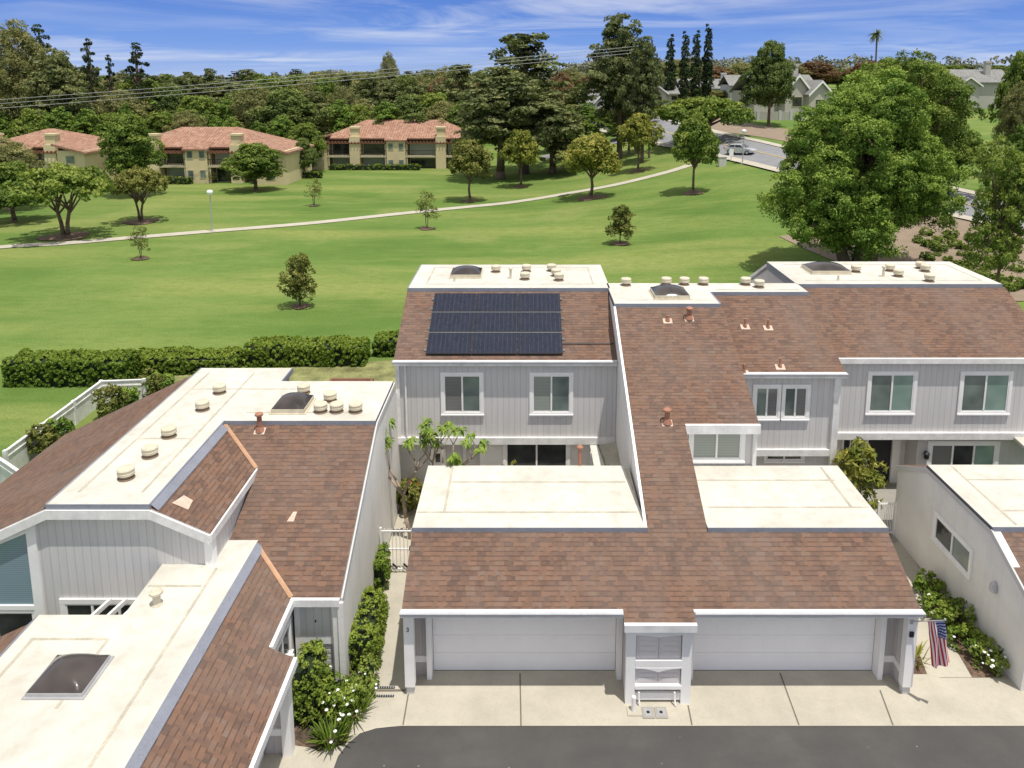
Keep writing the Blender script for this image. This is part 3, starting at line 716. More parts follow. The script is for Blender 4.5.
roof(h, [[plA(3.28, 19.102), plA(4.95, 19.102), plA(4.95, 22.38), plA(3.28, 22.38)], [plA(3.28, 22.382), plA(XA1 + .08, 22.382), plA(XA1 + .08, Y1), plA(3.28, Y1)]])
ZB = ZF - SL * (Y2 - 25.2)
roof(h, [[(XA1 - .1, 25.2, ZB), (XB1 + .1, 25.2, ZB), (XB1 + .1, Y2, ZF - .01), (XA1 - .1, Y2, ZF - .01)]])
roof(h, [[(3.28, YR, ZF), (XB1, YR, ZF), (XB1, 36.8, 4.6), (3.28, 36.8, 4.6)]], name='rear_roof')
pieces('fascia', 'trim_dirty', h, (XA1 + .3, XB1 + .12, 25.1, 25.21, ZB - .17, ZB + .015), (4.95, XA1 + .1, 22.28, 22.39, pa(22.38) - .28, pa(22.38) + .015),
       (4.17, 9.9, 17.06, 17.16, pa(17.15) - .16, pa(17.15) + .012), (2.4, 4.19, 16.75, 16.86, pa(16.85) - .18, pa(16.85) + .012), (2.43, 4.16, 16.86, 17.0, pa(16.85) - .26, pa(16.85) - .15))
b = MB(); b.prism([(22.4, pa(22.4) + .0), (Y1, pa(Y1)), (Y1, pa(Y1) + .03), (22.4, pa(22.4) + .03)], 'x', 3.22, 3.30)
b.prism([(19.1, pa(19.1)), (22.4, pa(22.4)), (22.4, pa(22.4) + .03), (19.1, pa(19.1) + .03)], 'x', 3.22, 3.30)
b.build('rake_flashing', M['trim'], h)
flat(h, [(3.26, Y1), (XA1, Y1), (XA1, Y2), (XB1 + .05, Y2), (XB1 + .05, YR + .05), (3.26, YR + .05)], ZF + .03,
     seams=[(3.7, 27.8, 6.9, 27.8), (7.5, 29.3, 10.8, 29.3)], edge=[(3.24, Y1, XA1, Y1), (XA1, Y2, XB1 + .05, Y2), (XA1, Y1, XA1, Y2)])
for q in ((626, 288), (666, 287), (684, 287), (703, 287), (745, 287), (759, 290)):
    x, y = onz(*q, ZF); vent(h, x, min(y, 30.0), ZF + .03)
a = onz(655, 302.5, ZF); c = onz(690, 302.5, ZF); skylight(h, a[0], c[0], a[1], a[1] + 1.25, ZF + .03)
for px, py, s in ((667.5, 321, .3), (689, 319, .5), (667, 423, .55)):
    x, y, z = ona(px, py); pipe(h, x, y, z, s * .7, .05 if s < .4 else .085, k=SL, cap=s > .4)
for px, py in ((745, 327), (768, 328), (780, 367), (744, 373)):
    x, y, z = ona(px, py, Y2, ZF); pipe(h, x, y, z, .32, .04, k=SL, cap=False)
# windows
wy(h, 22.55, 689, 423, 744, 462, panes=('blind', 'blind'), trim=.13)
wy(h, 25.4, 753, 384, 780, 420, panes=('glass', 'blindgrey')); wy(h, 25.4, 781.5, 384, 808.5, 420, panes=('glass', 'blindgrey'))
wy(h, 25.6, 764, 447, 804, 462, panes=('glassdark', 'glassdark'), trim=.1)
pieces('band', 'trim_dirty', h, (XA1, XB1 - .2, 25.3, 25.4, 2.38, 2.62)); pieces('corner_board', 'trim_dirty', h, (XA1 - .06, XA1 + .06, 22.45, 22.56, GZ, 4.75))
b = MB(); b.box(XB1 - .2, XB1 + .02, 25.28, 25.42, 0, 5.35); b.build('corner_board', M['trim_dirty'], h)
b = MB(); b.lathe((9.2, 25.55, 2.0), [(.05, 0), (.08, .05), (.05, .1)], 10); b.build('wall_lamp', M['trim'], h)
garage(h, 3.42, 9.86, 0, 4.36, 9.22, 1)
flat(h, [(4.95, 19.08), (9.87, 19.08), (9.87, 22.5), (4.95, 22.5)], GZ + .02, name='garage_flat_roof',
     seams=[(5.2, 20.1, 9.8, 20.1), (5.2, 21.6, 9.4, 21.6), (9.3, 20.1, 9.3, 22.4)], edge=[(4.95, 19.08, 9.89, 19.08)])
b = MB(); b.box(7.2, 9.87, 22.5, 22.56, GZ - .1, GZ + .07); b.build('roof_curb', M['wood'], h)
# gutters
for (hh, x0_, x1_, y_, z_) in ((H1, -3.17, 2.4, 17.06, pa(17.15)), (H2, 4.19, 9.91, 17.06, pa(17.15)), (H1, XL - .1, XR - .02, YE - .09, ZE), (H2, XA1 + .3, XB1 + .13, 25.1, ZB)):
    g_ = MB(); g_.prism([(y_, z_ + .02), (y_ - .07, z_ + .02), (y_ - .085, z_ - .0), (y_ - .06, z_ - .075), (y_, z_ - .08)], 'x', x0_, x1_); g_.build('gutter', M['gutter'], hh)
# meter cabinet between the two garages
b = MB(); y0 = 16.93
zr = lambda r_: ony(600, r_, y0)[1]
zA, zB, zC, zD, zE_, zF_ = zr(635), zr(660.5), zr(668), zr(685.5), zr(689), zr(698)
b.box(2.48, 2.72, y0, y0 + .2, .02, 2.1); b.box(3.88, 4.12, y0, y0 + .2, .02, 2.1)
b.box(2.72, 3.88, y0, y0 + .14, zA, 2.1); b.box(2.72, 3.88, y0 - .01, y0 + .12, zC, zB); b.box(2.72, 3.88, y0 - .02, y0 + .12, zE_, zD); b.box(2.72, 3.88, y0 + .05, y0 + .12, .1, zF_ + .1)
mc = b.build('meter_cabinet', M['trim'], h)
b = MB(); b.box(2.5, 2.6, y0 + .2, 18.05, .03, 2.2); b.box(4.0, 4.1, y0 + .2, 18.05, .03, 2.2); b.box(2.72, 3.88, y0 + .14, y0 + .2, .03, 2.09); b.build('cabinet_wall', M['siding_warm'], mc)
for x0, x1 in ((2.74, 3.3), (3.31, 3.86)):
    b = MB(); b.box(x0, x1, y0 + .07, y0 + .11, zB + .01, zA - .01)
    for k in range(4): b.box(x0 + .06, x1 - .06, y0 + .055, y0 + .07, zB + .08 + k * .15, zB + .19 + k * .15)
    b.build('cabinet_door', M['cabinet'], mc)
    b = MB(); b.box(x0, x1, y0 + .07, y0 + .11, zD + .01, zC - .01)
    for k in range(3): b.box(x0 + .06, x1 - .06, y0 + .055, y0 + .07, zD + .07 + k * .13, zD + .16 + k * .13)
    b.build('cabinet_door', M['cabinet'], mc)
for sgn in (0, 1):                                               # shaped valance pieces above and below the upper doors
    for (zt, zb) in ((zA, zA - .06), (zC, zC - .11)):
        b = MB(); pts = []
        xa, xb = (2.72, 3.3) if sgn == 0 else (3.3, 3.88)
        for k in range(9):
            t = k / 8; u = t if sgn == 0 else 1 - t
            pts.append((xa + (xb - xa) * t, zt - (zt - zb) * (u * u)))
        b.prism([(xa, zt + .01)] + pts[::1] + [(xb, zt + .01)], 'y', y0 - .015, y0 + .03); b.build('valance', M['trim'], mc)
for px in (2.82, 3.72):
    b = MB(); b.path([(px, y0 - .02, .38), (px, y0 - .04, .2), (px + .02, y0 - .08, .05)], [.022, .022, .022], 8); b.build('drain_pipe', M['trim'], mc)
# small dark mount on the right garage post
b = MB(); b.box(9.66, 9.76, 17.16, 17.2, 1.72, 1.86); b.build('dark_mount', M['black'], h)
# ================================================================ RIGHT TOWNHOUSE BEHIND
h = building('townhouse', 'wide grey townhouse at the right with two square upper windows and a dark entry', 'townhouse', (15, 27, 0))
H3 = h
X0, X1 = 11.05, 19.4; Y3, Y4 = 30.1, 34.0; YE3 = 26.49; ZE3 = ZF - SL * (Y3 - YE3)
b = MB(); b.box(X0, X1, 26.6, 37.6, 2.6, 5.5); b.build('wall', M['siding'], h)
for xx in (X0, X1 - .12): b = MB(); b.prism([(26.6, 5.5), (37.6, 5.5), (34.0, 7.17), (30.1, 7.17)], 'x', xx, xx + .12); b.build('gable_wall', M['siding'], h)
for xx in (X0 - .05, X1 + .01): b = MB(); b.prism([(34.0, 7.28), (37.9, 5.35), (37.9, 5.15), (34.0, 7.08), (30.1, 7.08), (30.1, 7.28)], 'x', xx, xx + .04); b.build('rake_board', M['flash'], h)
roof(h, [[(X0 - .15, YE3, ZE3), (X1 + .1, YE3, ZE3), (X1 + .1, Y3, ZF - .01), (X0 - .15, Y3, ZF - .01)], [(X0 - .1, Y4, ZF), (X1, Y4, ZF), (X1, 38, 5.3), (X0 - .1, 38, 5.3)]])
b = MB(); b.box(X0 - .15, X1 + .1, YE3 - .1, YE3 + .01, ZE3 - .18, ZE3 + .015); b.build('fascia', M['trim_dirty'], h)
flat(h, R4(X0 - .03, X1, Y3 - .02, Y4 + .05), ZF + .03, seams=[(11.6, 30.7, 18.9, 30.7), (11.6, 33.5, 18.9, 33.5), (18.9, 30.7, 18.9, 33.5)],
     edge=[(X0, Y3 - .02, X1, Y3 - .02)])
a = onz(812, 277, ZF); c = onz(851, 277, ZF); skylight(h, a[0], c[0], a[1], a[1] + 1.3, ZF + .03)
for q in ((855.6, 274.5), (889.7, 273.5), (898, 279), (920, 271), (925, 274), (929, 284)):
    x, y = onz(*q, ZF); vent(h, x, y, ZF + .03)
x, y = onz(883, 279, ZF); pipe(h, x, y, ZF + .03, .45, .05, mat='vent', base=.25)
x, y = onz(838, 283, ZF); pipe(h, x, y, ZF + .03, .3, .04, mat='vent', base=.2, cap=False)
wy(h, 26.6, 868, 371, 914, 414.5, panes=('glass', 'glassgreen')); wy(h, 26.6, 960.5, 371, 1008.5, 414.5, panes=('glass', 'glassgreen'))
b = MB(); b.box(X0 - .1, X1, 26.48, 26.6, 2.42, 2.68); b.build('band', M['trim_dirty'], h)
# lower storey: recessed entry on the left, stucco bay on the right
ex = ony(917, 450, 26.75)[0]
b = MB(); b.box(ex, X1, 26.75, 27.6, 0, 2.6); b.build('front_wall', M['stucco_grey'], h)
b = MB(); b.box(X0, ex, 27.6, 37, 0, 2.6); b.build('entry_wall', M['stucco'], h)
wy(h, 26.75, 928, 440.5, 996.5, 472, panes=('blindgrey', 'glassdark', 'glassgreen'), trim=.15, label='wide lower window with a grey screen')
a = ony(868, 434, 27.6); c = ony(888, 480, 27.6)
b = MB(); b.box(a[0] - .1, a[0], 27.5, 27.6, 0, 2.4); b.box(c[0], c[0] + .3, 27.45, 27.6, 0, 2.4); b.build('door_frame', M['trim'], h)
b = MB(); b.box(a[0], c[0], 27.55, 27.6, 0, 2.4); d = b.build('door', M['black'], h)
b = MB(); b.lathe((a[0] + .12, 27.5, 1.0), [(.03, 0), (.035, .05)], 8); b.build('handle', M['galv'], d)
wy(h, 27.6, 842, 437, 849, 478, panes=('glassdark',), trim=.04); wy(h, 27.6, 851, 437, 858, 478, panes=('glassdark',), trim=.04)
b = MB(); b.box(X0 + .1, ex - .05, 24.9, 27.5, .02, .16); b.build('porch_step', M['conc_grey'], h)
x, z = ony(925, 452, 26.75)
b = MB(); b.box(x - .03, x + .03, 26.6, 26.75, z, z + .05); b.lathe((x, 26.62, z - .22), [(.05, 0), (.09, .04), (.09, .2), (.12, .22), (.02, .32)], 8); b.build('wall_lamp', M['black'], h)
b = MB(); b.slab([(18.1, 24.2, 2.3), (19.3, 24.2, 2.3), (19.3, 26.7, 2.55), (18.1, 26.7, 2.55)], .1); b.build('patio_roof', [M['flat']], h)
b = MB(); b.tube((18.2, 24.3, 0), (18.2, 24.3, 2.25), .05, n=8); b.build('patio_post', M['trim'], h)
x, y = onz(881, 470, .17); b = MB(); b.box(x - .5, x + .5, y - .3, y + .3, .162, .18); b.box(x - .4, x + .4, y - .2, y + .2, .18, .183, 1)
o = b.build('doormat', [M['rubber'], M['petalred']], None, loc=(x, y, .16)); props(o, 'dark door mat on the porch of the right townhouse', 'doormat')
# ================================================================ RIGHT FRONT HOUSE (only its side wall and roof corner show)
h = building('townhouse', 'white stucco end wall and garage roof of the neighbour at the right edge', 'townhouse', (16, 20, 0))
XW = 12.75
b = MB(); prof = [(17.35, 0), (24.3, 0), (24.3, 2.5), (22.5, GZ + .02), (19.1, GZ + .02), (17.2, pa(17.2) - .02)]
b.prism(prof, 'x', XW, XW + .2); b.build('end_wall', M['stucco'], h)
b = MB(); b.box(XW + .2, 20, 22.4, 22.6, 0, 3.3); b.box(XW + .2, 20, 18.1, 18.3, 0, 2.4); b.build('wall', M['siding'], h)
b = MB()
e = .05
for p, q in (((24.36, 2.52), (22.5, GZ + .05)), ((22.5, GZ + .05), (19.1, GZ + .05)), ((19.1, GZ + .05), (17.1, pa(17.1) + .02))):
    b.prism([p, q, (q[0], q[1] - .17), (p[0], p[1] - .17)], 'x', XW - .05, XW)
b.build('rake_board', M['stucco_grey'], h)
roof(h, [[plA(XW - .04, 17.15), plA(20, 17.15), plA(20, 19.1), plA(XW - .04, 19.1)]])
roof(h, [[(XW - .04, 22.5, GZ + .03), (20, 22.5, GZ + .03), (20, 24.4, 2.53), (XW - .04, 24.4, 2.53)]], name='rear_roof', mat='shingle')
flat(h, R4(XW - .02, 20, 19.08, 22.52), GZ + .04, seams=[(XW + .7, 19.9, 20, 19.9), (XW + .7, 21.6, 20, 21.6), (XW + .7, 19.2, XW + .7, 22.4)], edge=[(XW - .02, 19.08, 20, 19.08)])
b = MB(); b.prism([(19.1, GZ + .05), (22.5, GZ + .05), (22.5, GZ + .075), (19.1, GZ + .075)], 'x', XW - .06, XW + .02); b.build('edge_flashing', M['black'], h)
a = onx(936, 511, XW); c = onx(972, 571, XW)
window(h, 'x-', XW, c[0], a[0], onx(936, 541, XW)[1], a[1], panes=('glass', 'glassdark'), trim=.1, label='white framed sliding window in the stucco end wall')
p = onx(996, 587, XW)
b = MB(); b.lathe((XW - .06, p[0], p[1] - .16), [(.03, 0), (.11, .04), (.12, .14), (.09, .26), (.03, .32)], 12); b.build('wall_lamp', M['galv'], h)
# gate pieces -----------------------------------------------------------
def gate(name, label, x0, x1, y, h0, h1, n, cat='gate', mat='trim', rails=(0.15, .9)):
    r = thing(name, label, cat, ((x0 + x1) / 2, y, 0)); r['_o'] = [(x0 + x1) / 2, y, 0]
    for z in rails: pieces('rail', mat, r, (x0, x1, y - .02, y + .02, h0 + (h1 - h0) * z, h0 + (h1 - h0) * z + .04))
    b = MB()
    for k in range(n + 1):
        x = x0 + (x1 - x0) * k / n; b.tube((x, y, h0), (x, y, h1), .014, n=6)
    b.build('picket', M[mat], r)
    for x in (x0, x1):
        b = MB(); b.box(x - .03, x + .03, y - .035, y + .035, .02, h1 + .04); b.build('post', M[mat], r)
    return r
x0, y0 = onz(380, 573, 0); x1, _ = onz(411, 573, 0)
g = gate('garden_gate', 'white iron picket gate across the side path beside the solar garage', -4.65, -3.2, y0, .1, 1.55, 12, rails=(.02, .5, .93))
b = MB(); y = y0
for k in range(3): b.tube((-4.3 + k * .35, y - .03, .35), (-4.15 + k * .35, y - .03, .2), .03, n=6)
b.box(-3.75, -3.68, y - .05, y + .01, .8, .95); b.build('latch', M['black'], g)
yg = 24.2
gate('garden_gate', 'cream picket gate in front of the right townhouse entry porch', onz(862, 528, 0)[0] + .3, 12.72, yg, .08, 1.25, 10, rails=(.02, .93))
# flag ------------------------------------------------------------------
ax, az = ony(911.5, 621.5, 17.2); bx_, bz = ony(938.5, 616.5, 16.95)
r = thing('flag', 'american flag hanging from a short pole on the right garage post', 'flag', (ax, 17.3, az)); r['_o'] = [ax, 17.3, az]
A = Vector((ax, 17.2, az)); B2 = Vector((bx_ + .05, 16.75, bz + .05))
b = MB(); b.tube(A, B2, .014, .012, 8); b.lathe(tuple(B2), [(.02, 0), (.03, .02), (.02, .045)], 8); b.build('pole', M['galv'], r)
b = MB(); b.box(A.x - .04, A.x + .04, A.y - .02, A.y + .06, A.z - .06, A.z + .06); b.build('bracket', M['galv'], r)
b = MB(); nu, nv = 34, 20
d = (B2 - A)
for i in range(nu + 1):
    for j in range(nv + 1):
        t = i / nu; s = j / nv
        # hoist gathered along the outer half of the pole, the fly hangs down in folds
        base = A + d * (.50 + .48 * s)
        k = SS(t * 1.4)
        gather = .5 + (s - .5) * (1 - .35 * k * (1 - .6 * t))
        q = A + d * (.50 + .48 * gather) if t > 0 else base
        fold = .055 * math.sin(s * 11 + t * 3) * SS(t * 3)
        q = q + Vector((.10 * t + .12 * t * s, fold - .12 * t, -1.15 * t - .05 * math.sin(s * 5) * t))
        b.v.append(tuple(q))
for i in range(nu):
    for j in range(nv):
        a = i * (nv + 1) + j; b.f.append((a, a + 1, a + nv + 2, a + nv + 1)); b.m.append(0)
        b.uv[len(b.f) - 1] = [(i / nu, j / nv), (i / nu, (j + 1) / nv), ((i + 1) / nu, (j + 1) / nv), ((i + 1) / nu, j / nv)]
b.build('cloth', M['flag'], r, smooth=True, recalc=False)
# house number on the left garage post
cu = bpy.data.curves.new('tmp', 'FONT'); cu.body = '3'; cu.size = .17; cu.extrude = .004
o = bpy.data.objects.new('tmp', cu); COL.objects.link(o); bpy.context.view_layer.update()
me = bpy.data.meshes.new_from_object(o.evaluated_get(bpy.context.evaluated_depsgraph_get())); bpy.data.objects.remove(o)
o = bpy.data.objects.new('house_number', me); COL.objects.link(o); o.parent = H1; me.materials.clear(); me.materials.append(M['black'])
nx, nz = ony(406.0, 632, 17.19); o.location = (nx, 17.192 - 22, nz); o.rotation_euler = (PI / 2, 0, 0)
# ================================================================ LEFT TOWNHOUSE
h = building('townhouse', 'near left townhouse with cream flat roofs, brown slopes and copper valleys', 'townhouse', (-9, 20, 0))
H5 = h
ZT = 4.97; XRg, XLg = -9.48, -12.08; YG = 17.75; XE = -4.75
F2, XF = 3.23, -7.26
yT = 17.15 + (ZT - 2.5) / SL                      # where the front slope meets the upper flat roof
def pr(x): return ZT - SL * (x - XRg)
def pf(x): return F2 - SL * (x - XF)
yF = 17.15 + (F2 - 2.5) / SL
# valley points
vx = -8.0; vy = 17.15 + (pr(vx) - 2.5) / SL
ve_y = 17.42; ve_x = XF + (F2 - pa(ve_y)) / SL
roof(h, [[plA(ve_x, ve_y), plA(XE, ve_y), plA(XE, yT), plA(XRg, yT), plA(vx, vy), plA(vx - .05, yF), plA(XF, yF)]], name='roof', side='trim')
roof(h, [[(XRg, 17.62, ZT), (vx, 17.62, pr(vx)), (vx, vy, pr(vx)), (XRg, yT, ZT)]], name='roof')
XLE = -17.4
roof(h, [[(XLE, 17.62, ZT - SL * (XLg - XLE)), (XLg, 17.62, ZT), (XLg, 26.85, ZT), (XLE, 26.85, ZT - SL * (XLg - XLE))]], name='roof')
# lower wing slopes
YJ = 15.72; XI, XO = -5.98, -5.42
roof(h, [[(XF, YJ, F2), (XI, YJ, pf(XI)), (XI, ve_y, pf(XI)), (ve_x, ve_y, pf(ve_x)), (XF, yF, F2)], [(XF, 9, F2), (XO, 9, pf(XO)), (XO, YJ, pf(XO)), (XF, YJ, F2)]], name='lower_roof')
XF2 = -11.33
roof(h, [[(-16, 9, F2 - SL * (XF2 + 16)), (XF2, 9, F2), (XF2, 15.88, F2), (-16, 15.88, F2 - SL * (XF2 + 16) if False else F2 - SL * 4.67)]][:0] + [[(-16, 9, F2 - SL * 4.67), (XF2, 9, F2), (XF2, 15.88, F2), (-16, 15.88, F2 - SL * 4.67)]], name='lower_roof')
flat(h, [(XLg, 17.62), (XRg, 17.62), (XRg, yT - .0), (XE, yT), (XE, 25.6), (-8.7, 25.6), (-8.7, 26.85), (XLg, 26.85)], ZT + .03,
     seams=[(-11.6, 18.2, -11.6, 26.4), (-9.95, 18.2, -9.95, 26.4), (-11.6, 24.9, -8, 24.9), (-9, 23.0, -5.3, 23.0), (-9.95, 21.2, -11.6, 21.2)],
     edge=[(XRg, yT, XE, yT), (XRg, 17.62, XRg, yT), (XLg, 17.62, XLg, 26.85), (XLg, 17.62, XRg, 17.62), (-8.7, 25.6, -8.7, 26.85)], name='flat_roof')
flat(h, [(XF2, 9), (XF, 9), (XF, yF + .1), (-8.08, yF + .1), (-8.08, YG + .05), (-9.36, YG + .05), (-9.36, 15.88), (XF2, 15.88)], F2 + .03,
     seams=[(-7.9, 9, -7.9, 17.6), (-9.3, 15.1, XF2 + .3, 15.1), (-9.3, 16.9, -8, 16.9), (XF2 + .35, 9, XF2 + .35, 15.1), (-9.3, 13.2, -9.3, 15.1)], name='lower_flat_roof')
def eflash(x, dx, y0_, y1_, z):
    b = MB(); x2 = x + dx; z2 = z - SL * abs(dx)
    b.slab([(x, y0_, z + .115), (x2, y0_, z2 + .03), (x2, y1_, z2 + .03), (x, y1_, z + .115)], .02); b.build('edge_flashing', M['flash'], h)
eflash(XF, .18, 9, yF + .0, F2); eflash(XF2, -.24, 9, 15.85, F2); eflash(XLg, -.12, 17.65, 26.8, ZT)
eflash(XRg, .2, 17.65, yT - .2, ZT)
# copper valleys
def strip(p0, p1, w, z=.025):
    p0, p1 = Vector(p0), Vector(p1); d = (p1 - p0); s = Vector((d.y, -d.x, 0)).normalized() * w
    b = MB(); up = Vector((0, 0, z))
    for sg in (-1, 1):
        q = [p0 + up, p1 + up, p1 + up * 1.6 + s * sg, p0 + up * 1.6 + s * sg]
        b.slab([tuple(x) for x in q], .012)
    b.build('copper_valley', M['copper'], h)
strip((XRg, yT, ZT), (vx, vy, pr(vx)), .06); strip((XF, yF, F2), (ve_x, ve_y, pf(ve_x)), .06)
# gable wall facing the viewer
zl = ZT - .05
gp = [(-17.2, 0), (-8.06, 0), (-8.06, pr(-8.06) - .12), (XRg, zl - .1), (XLg, zl - .1), (-17.2, zl - .1 - SL * 5.12)]
b = MB(); b.prism(gp, 'y', YG, YG + .2); b.build('gable_wall', M['siding'], h)
b = MB(); b.box(-8.26, -8.06, YG + .2, vy + .3, F2, pr(-8.06) - .12); b.build('wall', M['siding'], h)
b = MB()
top = [(-17.3, ZT - SL * 5.22 + .0), (XLg, ZT + .0), (XRg, ZT + .0), (vx, pr(vx) + .0)]
for k in range(3):
    p, q = top[k], top[k + 1]
    b.prism([(p[0], p[1] - .27), (q[0], q[1] - .27), (q[0], q[1] - .02), (p[0], p[1] - .02)], 'y', 17.56, 17.61)
    b.prism([(p[0], p[1] - .26), (q[0], q[1] - .26), (q[0], q[1] - .16), (p[0], p[1] - .16)], 'y', 17.61, YG)
b.box(vx - .0, vx + .05, 17.56, vy, pr(vx) - .2, pr(vx) + .01)
b.build('fascia', M['trim_dirty'], h)
b = MB(); b.prism([(-8.22, YG - .06), (-8.0, YG - .06), (-8.0, YG + .16), (-8.06, YG + .16), (-8.06, YG), (-8.22, YG)], 'z', F2 + .03, pr(-8.0) - .2); b.build('corner_board', M['trim'], h)
xa = ony(35, 560, YG)[0]; pieces('corner_board', 'trim', h, (xa - .12, xa + .12, YG - .06, YG, 0, ZT - SL * (XLg - xa) - .2))
# tall window following the rake, with a small one under it
x0, x1 = xa - 1.15, xa - .12; zb = ony(10, 604, YG)[1]
zt = lambda x: ZT - SL * (XLg - x) - .42
b = MB(); t = .07
b.prism([(x0 - .1, zb - .12), (x1, zb - .12), (x1, zb), (x0 - .1, zb)], 'y', YG - .07, YG)
b.prism([(x0 - .1, zb), (x0, zb), (x0, zt(x0)), (x0 - .1, zt(x0))], 'y', YG - .07, YG)
b.prism([(x0 - .1, zt(x0)), (x1, zt(x1)), (x1, zt(x1) + .1), (x0 - .1, zt(x0) + .1)], 'y', YG - .075, YG)
w = b.build('window', M['trim'], h, 'tall slant-topped window by the white corner board')
b = MB(); b.poly([(x0, YG - .02, zb), (x1, YG - .02, zb), (x1, YG - .02, zt(x1)), (x0, YG - .02, zt(x0))]); b.build('pane', M['blindblue'], w)
window(h, 'y-', YG, x0 - .1, x1 + .02, .6, zb - .13, panes=('glassdark',), trim=.08)
# patio window and white pergola slats in the notch
a = ony(60, 598, YG); c = ony(142, 625, YG)
window(h, 'y-', YG, a[0], c[0] + .3, .4, a[1], panes=('glassdark', 'glassdark', 'glassdark'), trim=.14)
b = MB(); zz = 2.45
for k in range(6):
    x = -11.1 + k * .4; b.slab([(x, 16.0, zz), (x + .07, 16.0, zz), (x + .07 + .35, YG - .1, zz), (x + .35, YG - .1, zz)], .12)
b.box(-11.3, -9.3, 16.9, 16.97, zz - .14, zz - .125 + .14); b.build('pergola', M['trim'], h)
# bodies
b = MB(); b.prism([(XF2 + .05, 0), (-6.25, 0), (-6.25, pf(-6.25) - .16), (XF, F2 - .15), (XF2 + .05, F2 - .15)], 'y', 9, 15.7); b.prism([(-9.3, 0), (-6.05, 0), (-6.05, pf(-6.05) - .16), (XF, F2 - .15), (-9.3, F2 - .15)], 'y', 15.7, YG - .1)
b.build('wall', M['siding'], h)
b = MB(); b.prism([(-16, 0), (XF2 + .1, 0), (XF2 + .1, F2 - .15), (-16, F2 - .2 - SL * 4.67)], 'y', 15.6, 15.8); b.build('wall', M['siding'], h)
b = MB(); b.prism([(19, 0), (25.5, 0), (25.5, ZT - .15), (22.4, ZT - .15), (19, pa(19) - .2)], 'x', -5.2, -4.96); b.box(-12, -5.0, 25.35, 25.5, 0, ZT - .15); b.box(-12, -8.8, 26.6, 26.75, 0, ZT - .15); b.box(-17.2, -12, 26.6, 26.75, 0, 2.4)
b.build('rear_wall', M['siding'], h)
# white end wall along the path
b = MB(); prof = [(17.4, 0), (26.5, 0), (26.5, 3.6), (26.2, 4.3), (25.6, ZT - .14), (yT, ZT - .14), (17.4, pa(17.4) - .18)]
b.prism(prof, 'x', -4.95, -4.72); b.build('end_wall', M['stucco'], h)
b = MB(); b.prism([(25.75, 4.95), (25.6, ZT + .06), (yT, ZT + .06), (17.4, pa(17.4) + .02), (17.4, pa(17.4) - .1), (yT, ZT - .06), (25.6, ZT - .06)], 'x', -4.718, -4.675); b.build('rake_board', M['stucco_grey'], h)
# front of the entry: meter cabinet panels
y0 = 17.55; xa, xb = -5.92, -4.95
b = MB(); b.box(xa, xb, y0 + .1, y0 + .3, 0, 2.5); b.build('wall', M['siding'], h)
b = MB(); b.box(xa - .06, xa + .07, y0, y0 + .1, .3, 2.45); b.box(xb - .07, xb, y0, y0 + .1, .02, 2.45); b.box(xa + .07, xb - .07, y0, y0 + .1, 2.3, 2.45); b.box(xa + .07, xb - .07, y0, y0 + .1, 1.22, 1.4); b.box(xa + .07, xb - .07, y0, y0 + .1, .45, .55)
cab = b.build('meter_cabinet', M['trim'], h)
b = MB(); b.box(xa + .07, xb - .07, y0 + .04, y0 + .1, 1.4, 2.3); b.build('cabinet_door', M['siding'], cab)
b = MB(); b.box(xa + .07, xb - .07, y0 + .04, y0 + .1, .55, 1.22)
for k in range(4): b.box(xa + .12, xb - .12, y0 + .03, y0 + .04, .62 + k * .15, .72 + k * .15)
b.build('cabinet_door', M['siding'], cab)
b = MB(); b.lathe(((xa + xb) / 2, y0 + .0, 1.85), [(.02, 0), (.025, .04)], 8); b.build('handle', M['black'], cab)
b = MB(); b.tube((xb - .12, y0 - .05, .02), (xb - .12, y0 - .05, .5), .035, n=8); b.build('drain_pipe', M['black'], cab)
b = MB(); b.box(XE - .05, -4.66, 17.34, 17.42, 0, pa(17.4) - .08); b.build('end_post', M['stucco'], h)
b = MB(); b.box(ve_x, XE, ve_y - .1, ve_y, pa(ve_y) - .18, pa(ve_y) + .012)
b.box(XI, XI + .09, YJ, ve_y, pf(XI) - .18, pf(XI) + .012); b.box(XO, XO + .09, 9, YJ, pf(XO) - .18, pf(XO) + .012); b.box(XI, XO, YJ, YJ + .06, pf(XO) - .18, pf(XO) + .05)
b.build('fascia', M['trim_dirty'], h)
window(h, 'x+', -6.0, 15.95, 17.2, 1.3, 2.25, panes=('glassdark', 'glassdark'), trim=.09)
# garage opening of the left house
b = MB(); b.box(-5.7, -5.48, 15.42, 15.66, .02, 2.3); b.build('post', M['trim'], h)
b = MB(); b.box(-6.3, -5.7, 15.5, 15.64, .02, 2.3); b.build('wing_wall', M['siding_warm'], h)
b = MB(); b.box(-6.25, -5.7, 15.44, 15.5, .55, .72); b.box(-6.25, -6.15, 14.9, 15.44, .02, 2.3); b.build('door_trim', M['trim'], h)
b = MB()
for k in range(4): b.box(-6.25, -6.2, 10, 14.9, .03 + k * .525, .03 + k * .525 + .515)
b.build('garage_door', M['door'], h)
